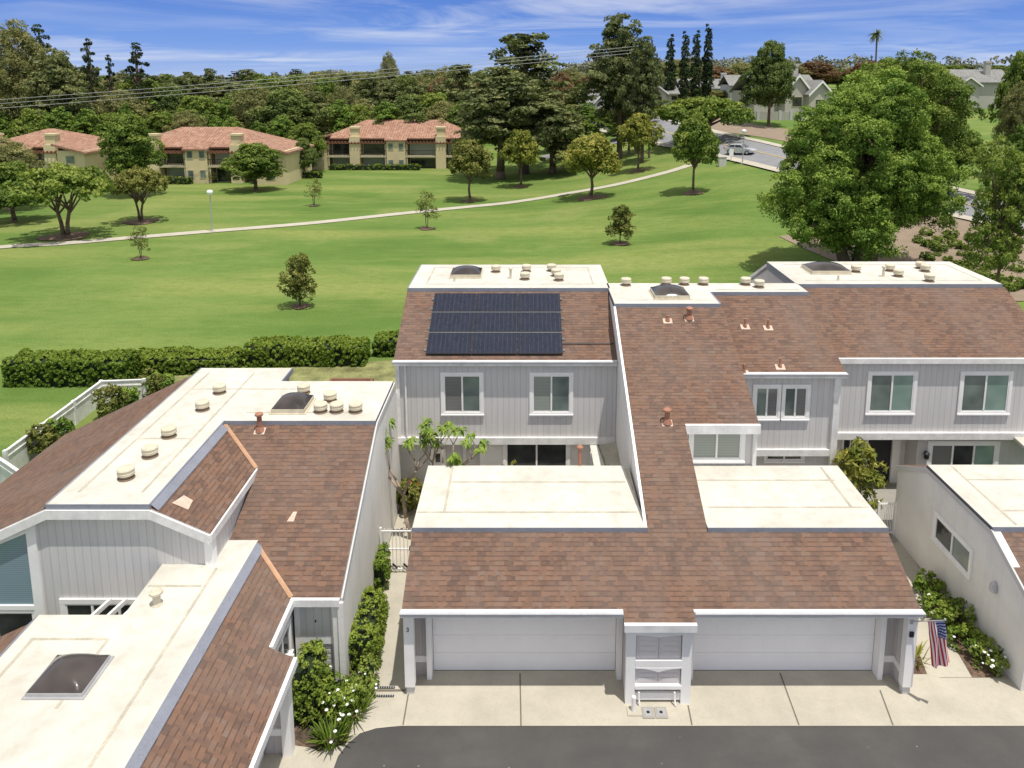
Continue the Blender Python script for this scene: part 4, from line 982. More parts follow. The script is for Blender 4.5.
# roof furniture
for q in ((220, 396), (203, 413), (304, 396), (330.6, 404), (321, 415), (337, 415), (356, 415), (169.5, 440), (150.7, 460), (126.8, 482)):
    x, y = onz(*q, ZT); vent(h, x, y, ZT + .03, .3, .21)
a = onz(271, 417.5, ZT); c = onz(304.5, 417.5, ZT); skylight(h, a[0], c[0], a[1], a[1] + 1.15, ZT + .03, rise=.26)
a = onz(26, 703, F2); c = onz(83, 703, F2); skylight(h, a[0], c[0], a[1], a[1] + 1.06, F2 + .03, .10, 'galv', .26)
x, y, z = ona(260, 431); pipe(h, x, y, z, .5, .075, k=SL)
x, y = onz(157.5, 609, F2); pipe(h, x, y, F2 + .03, .36, .09, mat='vent', base=.2)
b = MB()
x, y, z = ona(292, 518); b.slab([(x - .11, y - .12, pa(y - .12) + .03), (x + .08, y - .12, pa(y - .12) + .03), (x + .1, y + .15, pa(y + .15) + .03), (x + .0, y + .15, pa(y + .15) + .03)], .02)
b.build('roof_patch', M['lead'], h)
b = MB(); b.slab([(-9.15, 18.1, pr(-9.15) + .03), (-8.75, 18.1, pr(-8.75) + .03), (-8.8, 18.5, pr(-8.8) + .03), (-9.05, 18.55, pr(-9.05) + .03)], .02); b.build('roof_patch', M['lead'], h)
# patio cover behind
b = MB(); b.box(-7.6, -6.1, 26.6, 28.2, 3.9, 4.0); b.build('patio_cover', M['trim_dirty'], h)
b = MB(); b.box(-7.7, -7.6, 26.5, 28.3, 3.9, 4.1); b.box(-6.1, -6.0, 26.5, 28.3, 3.9, 4.1); b.box(-7.6, -6.1, 28.2, 28.3, 3.95, 4.1)
for x in (-7.65, -6.05): b.box(x - .05, x + .05, 28.2, 28.3, 0, 3.9)
b.build('patio_frame', M['wood'], h)
# solid white yard fence to the left
def plank_fence(name, label, pts, hgt, mat, posts=2.2):
    r = thing(name, label, 'fence', tuple(pts[0]) + (0,)); r['_o'] = list(pts[0]) + [0]
    b = MB()
    for k in range(len(pts) - 1):
        p, q = Vector(pts[k]), Vector(pts[k + 1]); d = (q - p); n = Vector((-d.y, d.x)).normalized() * .03
        for a, c, z0, z1 in ((p, q, 0, hgt),):
            v = [(a - n).to_tuple(), (c - n).to_tuple(), (c + n).to_tuple(), (a + n).to_tuple()]
            b.prism([(x, y) for x, y in v], 'z', z0, z1)
        n2 = n * 2; v = [(p - n2).to_tuple(), (q - n2).to_tuple(), (q + n2).to_tuple(), (p + n2).to_tuple()]
        b.prism(v, 'z', hgt, hgt + .05); b.prism(v, 'z', hgt * .78, hgt * .78 + .05)
    b.build('panel', M[mat], r)
    for k in range(len(pts) - 1):
        p, q = Vector(pts[k]), Vector(pts[k + 1]); n = max(1, int((q - p).length / posts))
        for i in range(n + (k == len(pts) - 2)):
            c = p + (q - p) * i / n; b = MB(); b.box(c.x - .07, c.x + .07, c.y - .07, c.y + .07, 0, hgt + .08); b.build('post', M[mat], r)
    return r
p0 = onz(8, 478, 0); p1 = onz(103, 403, 0); p2 = (-14.0, 36.0)
plank_fence('yard_fence', 'white solid board fence around the left townhouse yard', [(p0[0], p0[1]), (p1[0], p1[1]), (p1[0] + 2.0, p1[1] + .2)], 1.1, 'trim_dirty')
p3 = onz(60, 500, 0)
plank_fence('yard_fence', 'short return of white board fence at the left frame edge', [(p0[0] - .2, p0[1] - .3), (p0[0] + 2.2, p0[1] - 2.0)], 1.1, 'trim_dirty')
# ================================================================ TERRAIN
def axis(dense0, dense1, step, far, g=1.22):
    a = list(np.arange(dense0, dense1 + .01, step)); s = step
    while a[-1] < far[1]: s *= g; a.append(a[-1] + s)
    s = step
    while a[0] > far[0]: s *= g; a.insert(0, a[0] - s)
    return a
xs = axis(-90, 110, 2.5, (-2500, 2500)); ys = axis(36, 230, 2.5, (-400, 4500))
b = MB()
for y in ys:
    for x in xs: b.v.append((x, y, terr(x, y)))
nx = len(xs)
for j in range(len(ys) - 1):
    for i in range(nx - 1):
        a = j * nx + i; b.f.append((a, a + 1, a + nx + 1, a + nx)); b.m.append(0)
o = b.build('lawn', M['lawn'], smooth=True, recalc=False); o['kind'] = 'structure'
def ribbon(name, pts, w, mat, off, kind='structure', sub=1.5):
    P = [Vector((p[0], p[1])) for p in pts]
    q = []
    for k in range(len(P) - 1):                      # catmull-rom
        p0 = P[max(0, k - 1)]; p1 = P[k]; p2 = P[k + 1]; p3 = P[min(len(P) - 1, k + 2)]
        n = max(2, int((p2 - p1).length / sub))
        for i in range(n):
            t = i / n; q.append(.5 * ((2 * p1) + (p2 - p0) * t + (2 * p0 - 5 * p1 + 4 * p2 - p3) * t * t + (3 * p1 - p0 - 3 * p2 + p3) * t ** 3))
    q.append(P[-1]); b = MB(); ncol = max(1, int(w / 2))
    for k, c in enumerate(q):
        d = (q[min(k + 1, len(q) - 1)] - q[max(k - 1, 0)]).normalized(); s = Vector((d.y, -d.x))
        for j in range(ncol + 1):
            r = c + s * (w * (j / ncol - .5)); b.v.append((r.x, r.y, terr(r.x, r.y) + off))
    for k in range(len(q) - 1):
        for j in range(ncol):
            a = k * (ncol + 1) + j; b.f.append((a, a + 1, a + ncol + 2, a + ncol + 1)); b.m.append(0)
    o = b.build(name, mat, recalc=False); o['kind'] = kind; return q
pathpts = [G(*q) for q in ((-60, 258), (0, 247.5), (60, 244), (120, 239), (212, 231.5), (310, 223.5), (400, 214), (480, 206), (560, 195), (620, 184), (672, 171), (690, 165))]
ribbon('path', pathpts, 1.7, M['conc'], .06)
# the road climbing on the right behind the big tree
A = [(19, 190), (25, 150), (31, 122), (36, 104), (42, 90), (50, 77), (60, 67), (72, 60), (95, 50)]
ribbon('dirt_slope', [G(880, 226), G(930, 246), G(1000, 268), G(1080, 300)], 22, M['dirt'], .06, sub=2)
ribbon('dirt_slope', [(36, 76), (44, 66), (54, 57), (66, 49), (84, 42)], 13, M['dirt'], .05, sub=2)
ribbon('dirt_slope', [(48, 100), (47, 118), (42, 132), (34, 146), (30, 160)], 11, M['dirt'], .05, sub=2)
RD = ribbon('road', A, 9, M['asphalt_far'], .13, sub=2)
ribbon('road', [(3, 150), (12, 150), (24, 146), (31, 138)], 7, M['asphalt_far'], .12, sub=2)
ribbon('road_line', A, .22, simple('yellow_road_paint', (.55, .42, .12), .7), .17)
for sg, nm in ((-1, 'near'), (1, 'far')):
    q = []
    for k in range(len(A)):
        d = (Vector(A[min(k + 1, len(A) - 1)]) - Vector(A[max(k - 1, 0)])).normalized(); s = Vector((d.y, -d.x)) * sg * 5.3
        q.append((A[k][0] + s.x, A[k][1] + s.y))
    ribbon('pavement', q, 1.5, M['conc'], .2)
# ================================================================ FOLIAGE
def unit(n, rng):
    v = rng.normal(size=(n, 3)); return v / np.linalg.norm(v, axis=1)[:, None]
def leafmesh(name, C, D, cr, per, ls, tint, rng, flat=.75, mats=None, asp=.55, up=.35, droop=0.0):
    C = np.asarray(C, float); D = np.asarray(D, float); n = len(C)
    cr = np.broadcast_to(np.asarray(cr, float), (n,))
    m = n * per; Cc = np.repeat(C, per, 0); Dc = np.repeat(D, per, 0); R = np.repeat(cr, per)
    d = unit(m, rng) + .75 * Dc; d[:, 2] += up; d /= np.linalg.norm(d, axis=1)[:, None] + 1e-6
    r = (R * (.45 + .6 * rng.random(m) ** .6))[:, None]
    P = Cc + d * r * np.array([1, 1, flat]); P[:, 2] -= droop * rng.random(m) * R
    nn = d + .55 * rng.normal(size=(m, 3)); nn /= np.linalg.norm(nn, axis=1)[:, None]
    t1 = np.cross(nn, unit(m, rng)); t1 /= np.linalg.norm(t1, axis=1)[:, None] + 1e-6
    if droop: t1[:, 2] -= droop; t1 /= np.linalg.norm(t1, axis=1)[:, None]
    t2 = np.cross(nn, t1); s = (ls * (.6 + .8 * rng.random(m)))[:, None]
    V = np.stack([P + t1 * s, P + t2 * s * asp, P - t1 * s, P - t2 * s * asp], 1).reshape(-1, 3)
    T = np.repeat(np.repeat(np.asarray(tint, float), per) + .30 * (rng.random(m) - .5) + .12 * (d[:, 2]), 4)  # cluster tops lightened in the tint to paint light from above
    return V, T
def mesh_from(name, V, T, mat, extra=None):
    n = len(V) // 4; me = bpy.data.meshes.new(name)
    me.vertices.add(len(V)); me.vertices.foreach_set('co', V.astype(np.float32).ravel())
    me.loops.add(len(V)); me.loops.foreach_set('vertex_index', np.arange(len(V), dtype=np.int32))
    me.polygons.add(n); me.polygons.foreach_set('loop_start', np.arange(0, len(V), 4, dtype=np.int32))
    me.polygons.foreach_set('loop_total', np.full(n, 4, np.int32))
    me.materials.append(mat); me.update(calc_edges=True)
    a = me.attributes.new('tint', 'FLOAT', 'POINT'); a.data.foreach_set('value', np.clip(T, 0, 1).astype(np.float32))
    return me
def crown_pts(lobes, dens, rng, inner=.25, lowcut=-.55, gap=.15, frq=1.0):
    """cluster centres over the outside of a set of ellipsoid lobes (cx,cy,cz,rx,ry,rz)"""
    C, D, T = [], [], []
    for li, (cx, cy, cz, rx, ry, rz) in enumerate(lobes):
        area = 4 * PI * ((rx * ry + ry * rz + rx * rz) / 3); n = max(3, int(area * dens)); lt = rng.random() * .22 - .11
        v = unit(n * 2, rng); k = 0
        for u in v:
            if k >= n: break
            if u[2] < lowcut: continue
            f = .72 + .36 * rng.random()
            if rng.random() < inner: f *= .6
            p = np.array([cx + u[0] * rx * f, cy + u[1] * ry * f, cz + u[2] * rz * f]); ok = True
            for lj, q in enumerate(lobes):
                if lj != li:
                    e = ((p[0] - q[0]) / q[3]) ** 2 + ((p[1] - q[1]) / q[4]) ** 2 + ((p[2] - q[2]) / q[5]) ** 2
                    if e < .35: ok = False; break
            g = math.sin(p[0] * 2.3 * frq + li) * math.sin(p[1] * 2.1 * frq + 2) * math.sin(p[2] * 2.7 * frq + 1)
            if g > .55 - gap and f > .7: ok = False
            if not ok: continue
            C.append(p); D.append(u); k += 1
            T.append(.46 + lt + .30 * (rng.random() - .5) + (-.22 if f < .62 else .05) + .12 * u[2])  # inner clusters darker, upper ones lighter: crown shading put into the tint
    return C, D, T
def tree_kit(name, label, cat, lobes, mat, bark='bark', trunk_h=2.0, trunk_r=.18, dens=2.2, cr=.5, per=16, ls=.16, seed=1, asp=.55, gap=.15, group=None, limbs=True, lowcut=-.55, flat=.75, up=.35, droop=0, trunk_top=None, inner=.25, multi=1, frq=1.0):
    rng = np.random.default_rng(seed); root = thing(name, label, cat, (0, 0, 0), group); root['_o'] = [0, 0, 0]
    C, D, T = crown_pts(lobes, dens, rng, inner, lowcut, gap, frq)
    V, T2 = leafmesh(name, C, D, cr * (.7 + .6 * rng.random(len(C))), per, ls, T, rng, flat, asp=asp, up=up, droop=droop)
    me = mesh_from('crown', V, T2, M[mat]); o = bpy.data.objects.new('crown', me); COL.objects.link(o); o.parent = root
    b = MB()
    for s in range(multi):
        ox = (s - (multi - 1) / 2) * trunk_r * 2.2; top = Vector((ox * 3, 0, trunk_h)) if trunk_top is None else Vector(trunk_top)
        mid = Vector((ox * 1.6 + rng.normal() * .12 * trunk_r * 4, rng.normal() * .1 * trunk_r * 4, trunk_h * .5))
        b.path([(ox, 0, -.3), (ox, 0, .12 * trunk_h), mid, top], [trunk_r * 1.5, trunk_r * 1.08, trunk_r * .9, trunk_r * .75], 9)
        if limbs:
            for k, q in enumerate(lobes):
                if multi > 1 and k % multi != s: continue
                c = Vector((q[0], q[1], q[2])); st = top * (.75 + .25 * rng.random()) if c.z > top.z else top * .7
                m = st.lerp(c, .5) + Vector((0, 0, .12 * (c - st).length))
                b.path([st, m, c], [trunk_r * .55, trunk_r * .33, trunk_r * .12], 6)
    b.build('trunk', M[bark], root, smooth=True)
    return root
def place(root, p, s=1.0, rz=None, sx=None, label=None, group=None, first=False):
    o = root if first else copy_tree(root)
    o.location = (p[0], p[1], p[2] if len(p) > 2 else terr(p[0], p[1]))
    o.rotation_euler = (0, 0, random.random() * 6.28 if rz is None else rz)
    o.scale = (s * (sx or 1), s * (sx or 1), s)
    if label: o['label'] = label
    if group: o['group'] = group
    elif label and 'group' in o.keys() and not group: pass
    return o
def rlobes(seed, n, R, H0, H1, r0, r1, flat=.8, top=1):
    rng = random.Random(seed); out = []
    for k in range(n):
        t = (k + .5) / n; z = H0 + (H1 - H0) * t; a = k * 2.4 + rng.random(); e = math.sin(PI * min(1, max(.12, .25 + t * .72)))
        rr = R * e * (.55 + .4 * rng.random()); s = (r0 + (r1 - r0) * rng.random()) * (.75 + .25 * e)
        out.append((rr * math.cos(a), rr * math.sin(a), z, s, s, s * flat))
    out.append((0, 0, H1 - r0 * .3, r1 * .85, r1 * .85, r1 * flat * .85)); out.append((0, 0, (H0 + H1) / 2, R * .7, R * .7, (H1 - H0) * .4))
    return out
# ---- trees standing on the lawn, each its own root: unit kits about 6 m tall
def kit_lawn(seed, mat, label, dense=1.0, wide=2.6):
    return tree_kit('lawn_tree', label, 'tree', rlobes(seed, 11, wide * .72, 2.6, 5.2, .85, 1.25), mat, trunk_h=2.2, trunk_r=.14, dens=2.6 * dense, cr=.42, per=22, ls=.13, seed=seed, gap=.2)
def on_lawn(root, bx, by, wpx, hpx, nat_w, nat_h, first=True, label=None, rz=None):
    p = G(bx, by); s = scale_at(p); H = hpx / s / .985; W = wpx / s
    o = root if first else copy_tree(root)
    o.location = p; o.scale = (W / nat_w, W / nat_w, H / nat_h)
    if rz is not None: o.rotation_euler = (0, 0, rz)
    if label: o['label'] = label
    return o
GL = 'round shade trees spaced along the park path'
for (bx, by, w, hh, mat, seed, lab) in (
    (470, 201, 54, 64, 'f_olive', 3, 'olive green shade tree leftmost of four along the park path'),
    (521, 187, 47, 60, 'f_lime', 5, 'yellow green shade tree second from left along the park path'),
    (591, 198, 70, 66, 'f_lime', 8, 'broad yellow green tree above a mulch ring on the near side of the park path'),
    (638, 171, 48, 60, 'f_lime', 11, 'yellow green shade tree just beyond the path near the tall pine'),
    (693, 193, 56, 80, 'f_mid', 14, 'dark green dense lawn tree right of the path end')):
    r = kit_lawn(seed, mat, lab, 1.25); r['group'] = GL; on_lawn(r, bx, by, w, hh, 6.0, 6.3)
for (bx, by, w, hh, lab) in ((620, 244, 32, 42, 'small bushy tree alone on the lawn below the path'), (300, 307, 36, 57, 'small dense young tree alone in the near lawn')):
    r = tree_kit('young_tree', lab, 'tree', rlobes(21 + bx, 8, 1.1, .9, 4.2, .6, .9, .9), 'f_olive', trunk_h=1.5, trunk_r=.07, dens=4.0, cr=.32, per=20, ls=.10, seed=bx, gap=.25, lowcut=-.9)
    on_lawn(r, bx, by, w, hh, 3.3, 5.0)
for (bx, by, w, hh, lab) in ((314, 206, 25, 29, 'sparse round sapling on the lawn above the path'), (427, 229, 28, 40, 'thin sparse sapling beside the park path'), (141, 259, 28, 36, 'thin wispy sapling at the left below the path'), (213, 183, 16, 12, 'tiny bare sapling near the apartment lawn')):
    r = tree_kit('sapling', lab, 'tree', rlobes(bx, 7, 1.3, 1.2, 4.2, .5, .8), 'f_olive', trunk_h=1.6, trunk_r=.05, dens=2.4, cr=.35, per=14, ls=.085, seed=bx, gap=.4, multi=2)
    on_lawn(r, bx, by, w, hh, 3.6, 5.0)
# mulch rings
b = MB()
def ring(px, py, rad, k):
    p = G(px, py); pts = []
    for i in range(22):
        a = 2 * PI * i / 22; r = rad * .72 * (1 + .12 * math.sin(a * 3 + k)); x, y = p.x + r * math.cos(a), p.y + r * math.sin(a); pts.append((x, y, terr(x, y) + .07))
    b.poly(pts)
for k, q in enumerate(((470, 201, 1.6), (521, 187, 1.6), (591, 198, 2.6), (638, 171, 1.8), (693, 193, 1.7), (620, 244, 1.2), (300, 307, .9), (427, 229, 1.2), (314, 206, .9), (141, 259, 1.0), (65, 237, 3.2), (141, 222, 2.6))): ring(q[0], q[1], q[2], k)
o = b.build('mulch_rings', M['mulch'], recalc=False); o['kind'] = 'structure'
# spreading trees on the left
for (bx, by, w, hh, mat, sd, lab) in ((66, 238, 110, 70, 'f_mid', 31, 'low spreading dark tree at the left above the path'), (141, 222, 66, 52, 'f_olive', 37, 'flat topped spreading tree right of the darker one at the left')):
    lb = []
    rr = random.Random(sd)
    for k in range(16):
        a = k * 2.4; q = 2.6 * math.sqrt((k + .5) / 16) * (.9 + .2 * rr.random()); lb.append((q * math.cos(a), q * math.sin(a), 3.6 - .12 * q * q + .3 * rr.random(), .95, .95, .62))
    r = tree_kit('spreading_tree', lab, 'tree', lb, mat, trunk_h=1.9, trunk_r=.13, dens=3.4, cr=.36, per=22, ls=.12, seed=sd, gap=.18, multi=2)
    on_lawn(r, bx, by, w, hh, 7.0, 4.4)
# big broad-leaved tree on the right
def biglobes(seed, spec):
    rr = random.Random(seed); out = []
    for (cx, cy, cz, R, n, s) in spec:
        out.append((cx, cy, cz, R * .72, R * .72, R * .65))
        for k in range(n):
            z = 1 - 2 * (k + .5) / n; q = math.sqrt(1 - z * z); a = k * 2.4 + rr.random() * .5
            if z < -.75: continue
            out.append((cx + R * q * math.cos(a) * .85, cy + R * q * math.sin(a) * .85, cz + R * z * .85, s * (.7 + .5 * rr.random()), s * (.7 + .5 * rr.random()), s * (.6 + .35 * rr.random())))
    return out
pb = G(868, 268); pb = Vector((27.2, 61, terr(27.2, 61)))
sB = scale_at(pb)
spec = [(0, 0, 10.5, 5.6, 24, 1.9), (-4.6, -1, 6.5, 4.0, 16, 1.6), (3.8, 0, 7.5, 4.4, 16, 1.7), (-1.5, -2.2, 4.5, 3.8, 14, 1.5), (1.5, 1, 14.0, 3.6, 14, 1.5), (-3.6, 0, 12.0, 3.0, 10, 1.3)]
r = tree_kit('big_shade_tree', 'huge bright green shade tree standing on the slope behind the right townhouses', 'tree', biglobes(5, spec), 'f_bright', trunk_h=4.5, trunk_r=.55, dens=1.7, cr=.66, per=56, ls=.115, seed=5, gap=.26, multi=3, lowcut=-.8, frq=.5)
r.location = pb; r.scale = (.85, .85, .885)
BIG = r
p = Vector((38, 78, terr(38, 78)))
spec = [(0, 0, 10, 4.2, 16, 1.6), (-3, 0, 8, 3.2, 10, 1.4), (3.4, 0, 9, 3.4, 12, 1.4)]
r = tree_kit('shade_tree', 'darker green shade tree behind the right side of the huge one', 'tree', biglobes(9, spec), 'f_mid', trunk_h=6, trunk_r=.35, dens=1.4, cr=.62, per=44, ls=.125, seed=9, multi=2, frq=.5)
r.location = p; r.scale = (1.0, 1.0, 1.12)
p = Vector((32.6, 51, terr(32.6, 51)))
spec = [(0, 0, 7.2, 2.4, 14, 1.1), (-.6, 0, 4.8, 2.2, 12, 1.0), (1.4, 0, 9, 1.9, 10, .9), (-1.2, 0, 10.2, 1.5, 8, .8)]
r = tree_kit('slope_tree', 'dark green tree with bare lower trunk on the dirt slope at the right edge', 'tree', biglobes(12, spec), 'f_mid', trunk_h=4, trunk_r=.16, dens=1.7, cr=.45, per=34, ls=.10, seed=12, gap=.34, frq=.8)
r.location = p; r.scale = (.74, .74, .98)
# ================================================================ HEDGES AND GARDEN PLANTS
def hedge(name, label, pts, w, h, mat='f_hedge', seed=1, ls=.07, dens=26, group=None, round_=.0, z0=0.0, cat='hedge'):
    """leafy box following a poly-line"""
    rng = np.random.default_rng(seed); P = [np.array(p[:2], float) for p in pts]
    C, D, T = [], [], []; core = MB()
    for k in range(len(P) - 1):
        d = P[k + 1] - P[k]; ln = np.linalg.norm(d); d = d / ln; s = np.array([d[1], -d[0]])
        n = int(ln * (w + 2 * h) * dens)
        for _ in range(n):
            t = rng.random() * ln; u = rng.random() * (w + 2 * h)
            bulge = 1 + .035 * math.sin(t * 2.1 + seed) + .025 * math.sin(t * 5.3)
            if u < h: off, z, nd = -w / 2, u, (-s[0], -s[1], .1)
            elif u < h + w: off, z, nd = u - h - w / 2, h, (0, 0, 1)
            else: off, z, nd = w / 2, u - h - w, (s[0], s[1], .1)
            ee = 1 - round_ * (z / h) ** 2; c = P[k] + d * t + s * off * bulge * ee; zz = z * (bulge if z > h * .7 else 1)
            C.append((c[0], c[1], z0 + zz)); D.append(nd); T.append(.38 + .25 * rng.random() + .14 * (z / h))  # tint lightens with height, painting a lit top on the hedge
        for e, q in ((-1, P[0]), (1, P[-1])):
            if (e == -1 and k == 0) or (e == 1 and k == len(P) - 2):
                for _ in range(int(w * h * dens)):
                    o_ = (rng.random() - .5) * w; z = rng.random() * h; c = q + s * o_; C.append((c[0], c[1], z0 + z)); D.append((d[0] * e, d[1] * e, .1)); T.append(.4 + .25 * rng.random())
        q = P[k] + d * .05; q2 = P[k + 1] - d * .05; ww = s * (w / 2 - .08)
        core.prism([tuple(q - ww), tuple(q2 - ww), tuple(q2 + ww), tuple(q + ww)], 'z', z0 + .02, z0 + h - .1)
    V, T2 = leafmesh(name, C, D, .11, 18, ls * .74, T, rng, 1.0)
    root = thing(name, label, cat, (P[0][0], P[0][1], z0), group); root['_o'] = [P[0][0], P[0][1], z0]
    V = V - np.array([P[0][0], P[0][1], z0]); me = mesh_from('foliage', V, T2, M[mat]); o = bpy.data.objects.new('foliage', me); COL.objects.link(o); o.parent = root
    core.build('stem_or_shade_core', M['core'], root); return root  # dark block inside the leaves, its colour standing in for inner shade
def shrub(name, label, x, y, w, h, mat='f_hedge', seed=1, ls=.06, cat='shrub', group=None, flowers=0, fmat='petal', z0=0.0, asp=.5, per=14, dens=9):
    rng = np.random.default_rng(seed); root = thing(name, label, cat, (x, y, z0), group); root['_o'] = [0, 0, 0]
    rr = random.Random(seed); lb = [(0, 0, h * .5, w * .42, w * .42, h * .45)]
    for k in range(7):
        a = k * 2.4; q = w * .3; lb.append((q * math.cos(a), q * math.sin(a), h * (.35 + .4 * rr.random()), w * .24, w * .24, h * .26))
    C, D, T = crown_pts(lb, dens / (w * w), rng, .2, -.9, .1, 2.0)
    for _ in range(int(10)):
        pass
    V, T2 = leafmesh(name, C, D, w * .14, per, ls, T, rng, .9, asp=asp)
    me = mesh_from('foliage', V, T2, M[mat]); o = bpy.data.objects.new('foliage', me); COL.objects.link(o); o.parent = root
    b = MB()
    for k in range(5):
        a = k * 1.3; b.tube((0, 0, 0), (w * .25 * math.cos(a), w * .25 * math.sin(a), h * .6), .02, .008, 6)
    b.build('stem_or_shade_core', M['bark'], root)
    if flowers:
        b = MB()
        for k in range(flowers):
            u = unit(1, rng)[0]; u[2] = abs(u[2]) * .9 + .1; c = (u[0] * w * .5, u[1] * w * .5, h * .5 + u[2] * h * .48); r = .024 + .02 * rng.random()
            b = MB(); b.lathe(c, [(.005, -.01), (r, .0), (r * 1.1, .02), (r * .3, .035)], 7); b.build('flower', M[fmat], root)
    return root
def hz(x0, x1, ytop, ybase, label, seed, w=1.1, extra=0):
    a = onz(x0, ybase, 0); c = onz(x1, ybase, 0); s = scale_at((a[0], a[1], 0)); h = (ybase - ytop) / s * .66
    return hedge('hedge', label, [(a[0], a[1] + w / 2), (c[0], c[1] + w / 2)], w, h, 'f_hedge', seed, ls=.11, dens=30, group='clipped hedges along the near edge of the lawn')
hz(6, 124, 347, 387, 'long clipped hedge at the far left behind the white yard fence', 2, 1.6)
hz(128, 232, 350, 375, 'clipped hedge second from the left, bulging at its top', 3, 1.6)
hz(246, 363, 336, 367, 'tall clipped hedge between the left roof and the solar house', 4, 1.6)
hz(374, 399, 332, 357, 'short clipped hedge block touching the solar house corner', 5, 1.6)
# clipped columns along the left house wall
def hcol(px, py_base, wpx, hpx, label, seed, mat='f_hedge', depth=None):
    x, y = onz(px, py_base, 0); s = scale_at((x, y, 0)); w = wpx / s; h = hpx / s * .93; d = depth or w
    return hedge('hedge', label, [(x, y + .05), (x, y + d)], w, h, mat, seed, ls=.055, dens=34, round_=.15)
hedge('hedge', 'clipped green hedge column nearest the iron side gate', [onz(377, 592, 0), onz(380, 570, 0)], .55, .95, 'f_hedge', 11, ls=.055, dens=36, round_=.15)
hedge('hedge', 'long clipped hedge against the white end wall of the left townhouse', [onz(362, 672, 0), onz(372, 618, 0)], .75, 1.0, 'f_hedge', 12, ls=.055, dens=36, round_=.2)
hedge('hedge', 'low loose hedge along the path edge in front of the clipped ones', [onz(368, 690, 0), onz(380, 610, 0)], .35, .55, 'f_mid', 13, ls=.05, dens=36, round_=.3)
x, y = onz(306, 727, 0)
hedge('hedge', 'tall narrow clipped hedge beside the left garage post', [(x, y), (x + .02, y + .95)], .62, 1.55, 'f_hedge', 14, ls=.06, dens=34, round_=.3)
# strappy white-flowered bush
def strappy(name, label, x, y, n, ln, mat, seed, flowers=0, w=.022, spread=1.0):
    rng = random.Random(seed); root = thing(name, label, 'plant', (x, y, 0)); root['_o'] = [0, 0, 0]; b = MB(); V = []; T = []
    for k in range(n):
        a = rng.random() * 6.28; q = spread * rng.random() ** .6; bx, by = q * math.cos(a) * .3, q * math.sin(a) * .3; L_ = ln * (.6 + .6 * rng.random()); out = .35 + .6 * rng.random()
        pts = []
        for i in range(5):
            t = i / 4; r_ = out * L_ * t * .8; pts.append(Vector((bx + r_ * math.cos(a), by + r_ * math.sin(a), L_ * (t * 1.1 - .6 * out * t * t) + .02)))
        s = Vector((-math.sin(a), math.cos(a), 0)) * w; tt = .3 + .6 * rng.random()
        for i in range(4):
            w0, w1 = 1 - .8 * (i / 4) ** 2, 1 - .8 * ((i + 1) / 4) ** 2
            V += [tuple(pts[i] - s * w0), tuple(pts[i] + s * w0), tuple(pts[i + 1] + s * w1), tuple(pts[i + 1] - s * w1)]; T += [tt + .1 * i / 4] * 4
    me = mesh_from('leaves', np.array(V), np.array(T), M[mat]); o = bpy.data.objects.new('leaves', me); COL.objects.link(o); o.parent = root
    if flowers:
        b = MB()
        for k in range(flowers):
            a = rng.random() * 6.28; q = ln * .75 * math.sqrt(rng.random()); c = (q * math.cos(a), q * math.sin(a), ln * (.62 + .3 * rng.random())); r = .022 + .02 * rng.random()
            b = MB(); b.lathe(c, [(.005, -.02), (r, .0), (r * 1.1, .02), (r * .3, .035)], 7)
            b.tube((c[0] * .5, c[1] * .5, 0), c, .006, n=4, m=1); b.build('flower', [M['petal'], M['f_mid']], root)
    return root
for k, (px, py, n, ln, lab) in enumerate(((332, 742, 120, .6, 'strappy leaved plant with white flowers nearest the street corner'), (352, 716, 110, .6, 'strappy white flowered plant at the path side of the bed'), (322, 715, 120, .6, 'strappy plant in the inner middle of the flower bed'))):
    x, y = onz(px, py, 0); strappy('lily_clump', lab, x, y, n, ln, 'f_olive' if k == 2 else 'f_hedge', 40 + k, 8 if k < 2 else 3)
x, y = onz(338, 712, 0); shrub('shrub', 'rounded bush sprinkled with white flowers between the lily clumps', x, y, 1.0, .75, 'f_hedge', 52, ls=.045, flowers=14, per=22, dens=16)
x, y = onz(362, 698, 0); shrub('shrub', 'leafy white dotted shrub at the foot of the long wall hedge', x, y, .8, .6, 'f_mid', 51, ls=.05, flowers=9)
# right hand bed
for k, (px, py, w_, h_, mat, fl, lab) in enumerate(((930, 596, .9, .6, 'f_hedge', 0, 'small green shrub farthest back in the right path bed'), (938, 618, .9, .65, 'f_hedge', 3, 'green shrub second from the back, behind the flag'),
    (957, 626, .95, .8, 'f_mid', 2, 'taller shrub touching the stucco wall in the right bed'), (966, 648, .85, .55, 'f_hedge', 2, 'low green shrub second from the front in the right bed'), (990, 668, .9, .6, 'f_mid', 14, 'white flowering shrub at the front end of the right bed'))):
    x, y = onz(px, py, 0); shrub('shrub', lab, x, y, w_, h_, mat, 60 + k, ls=.06, flowers=fl)
x, y = onz(912, 660, 0); strappy('grass_tuft', 'thin wispy grass tuft beside the right garage post', x, y, 30, .5, 'f_lime', 77)
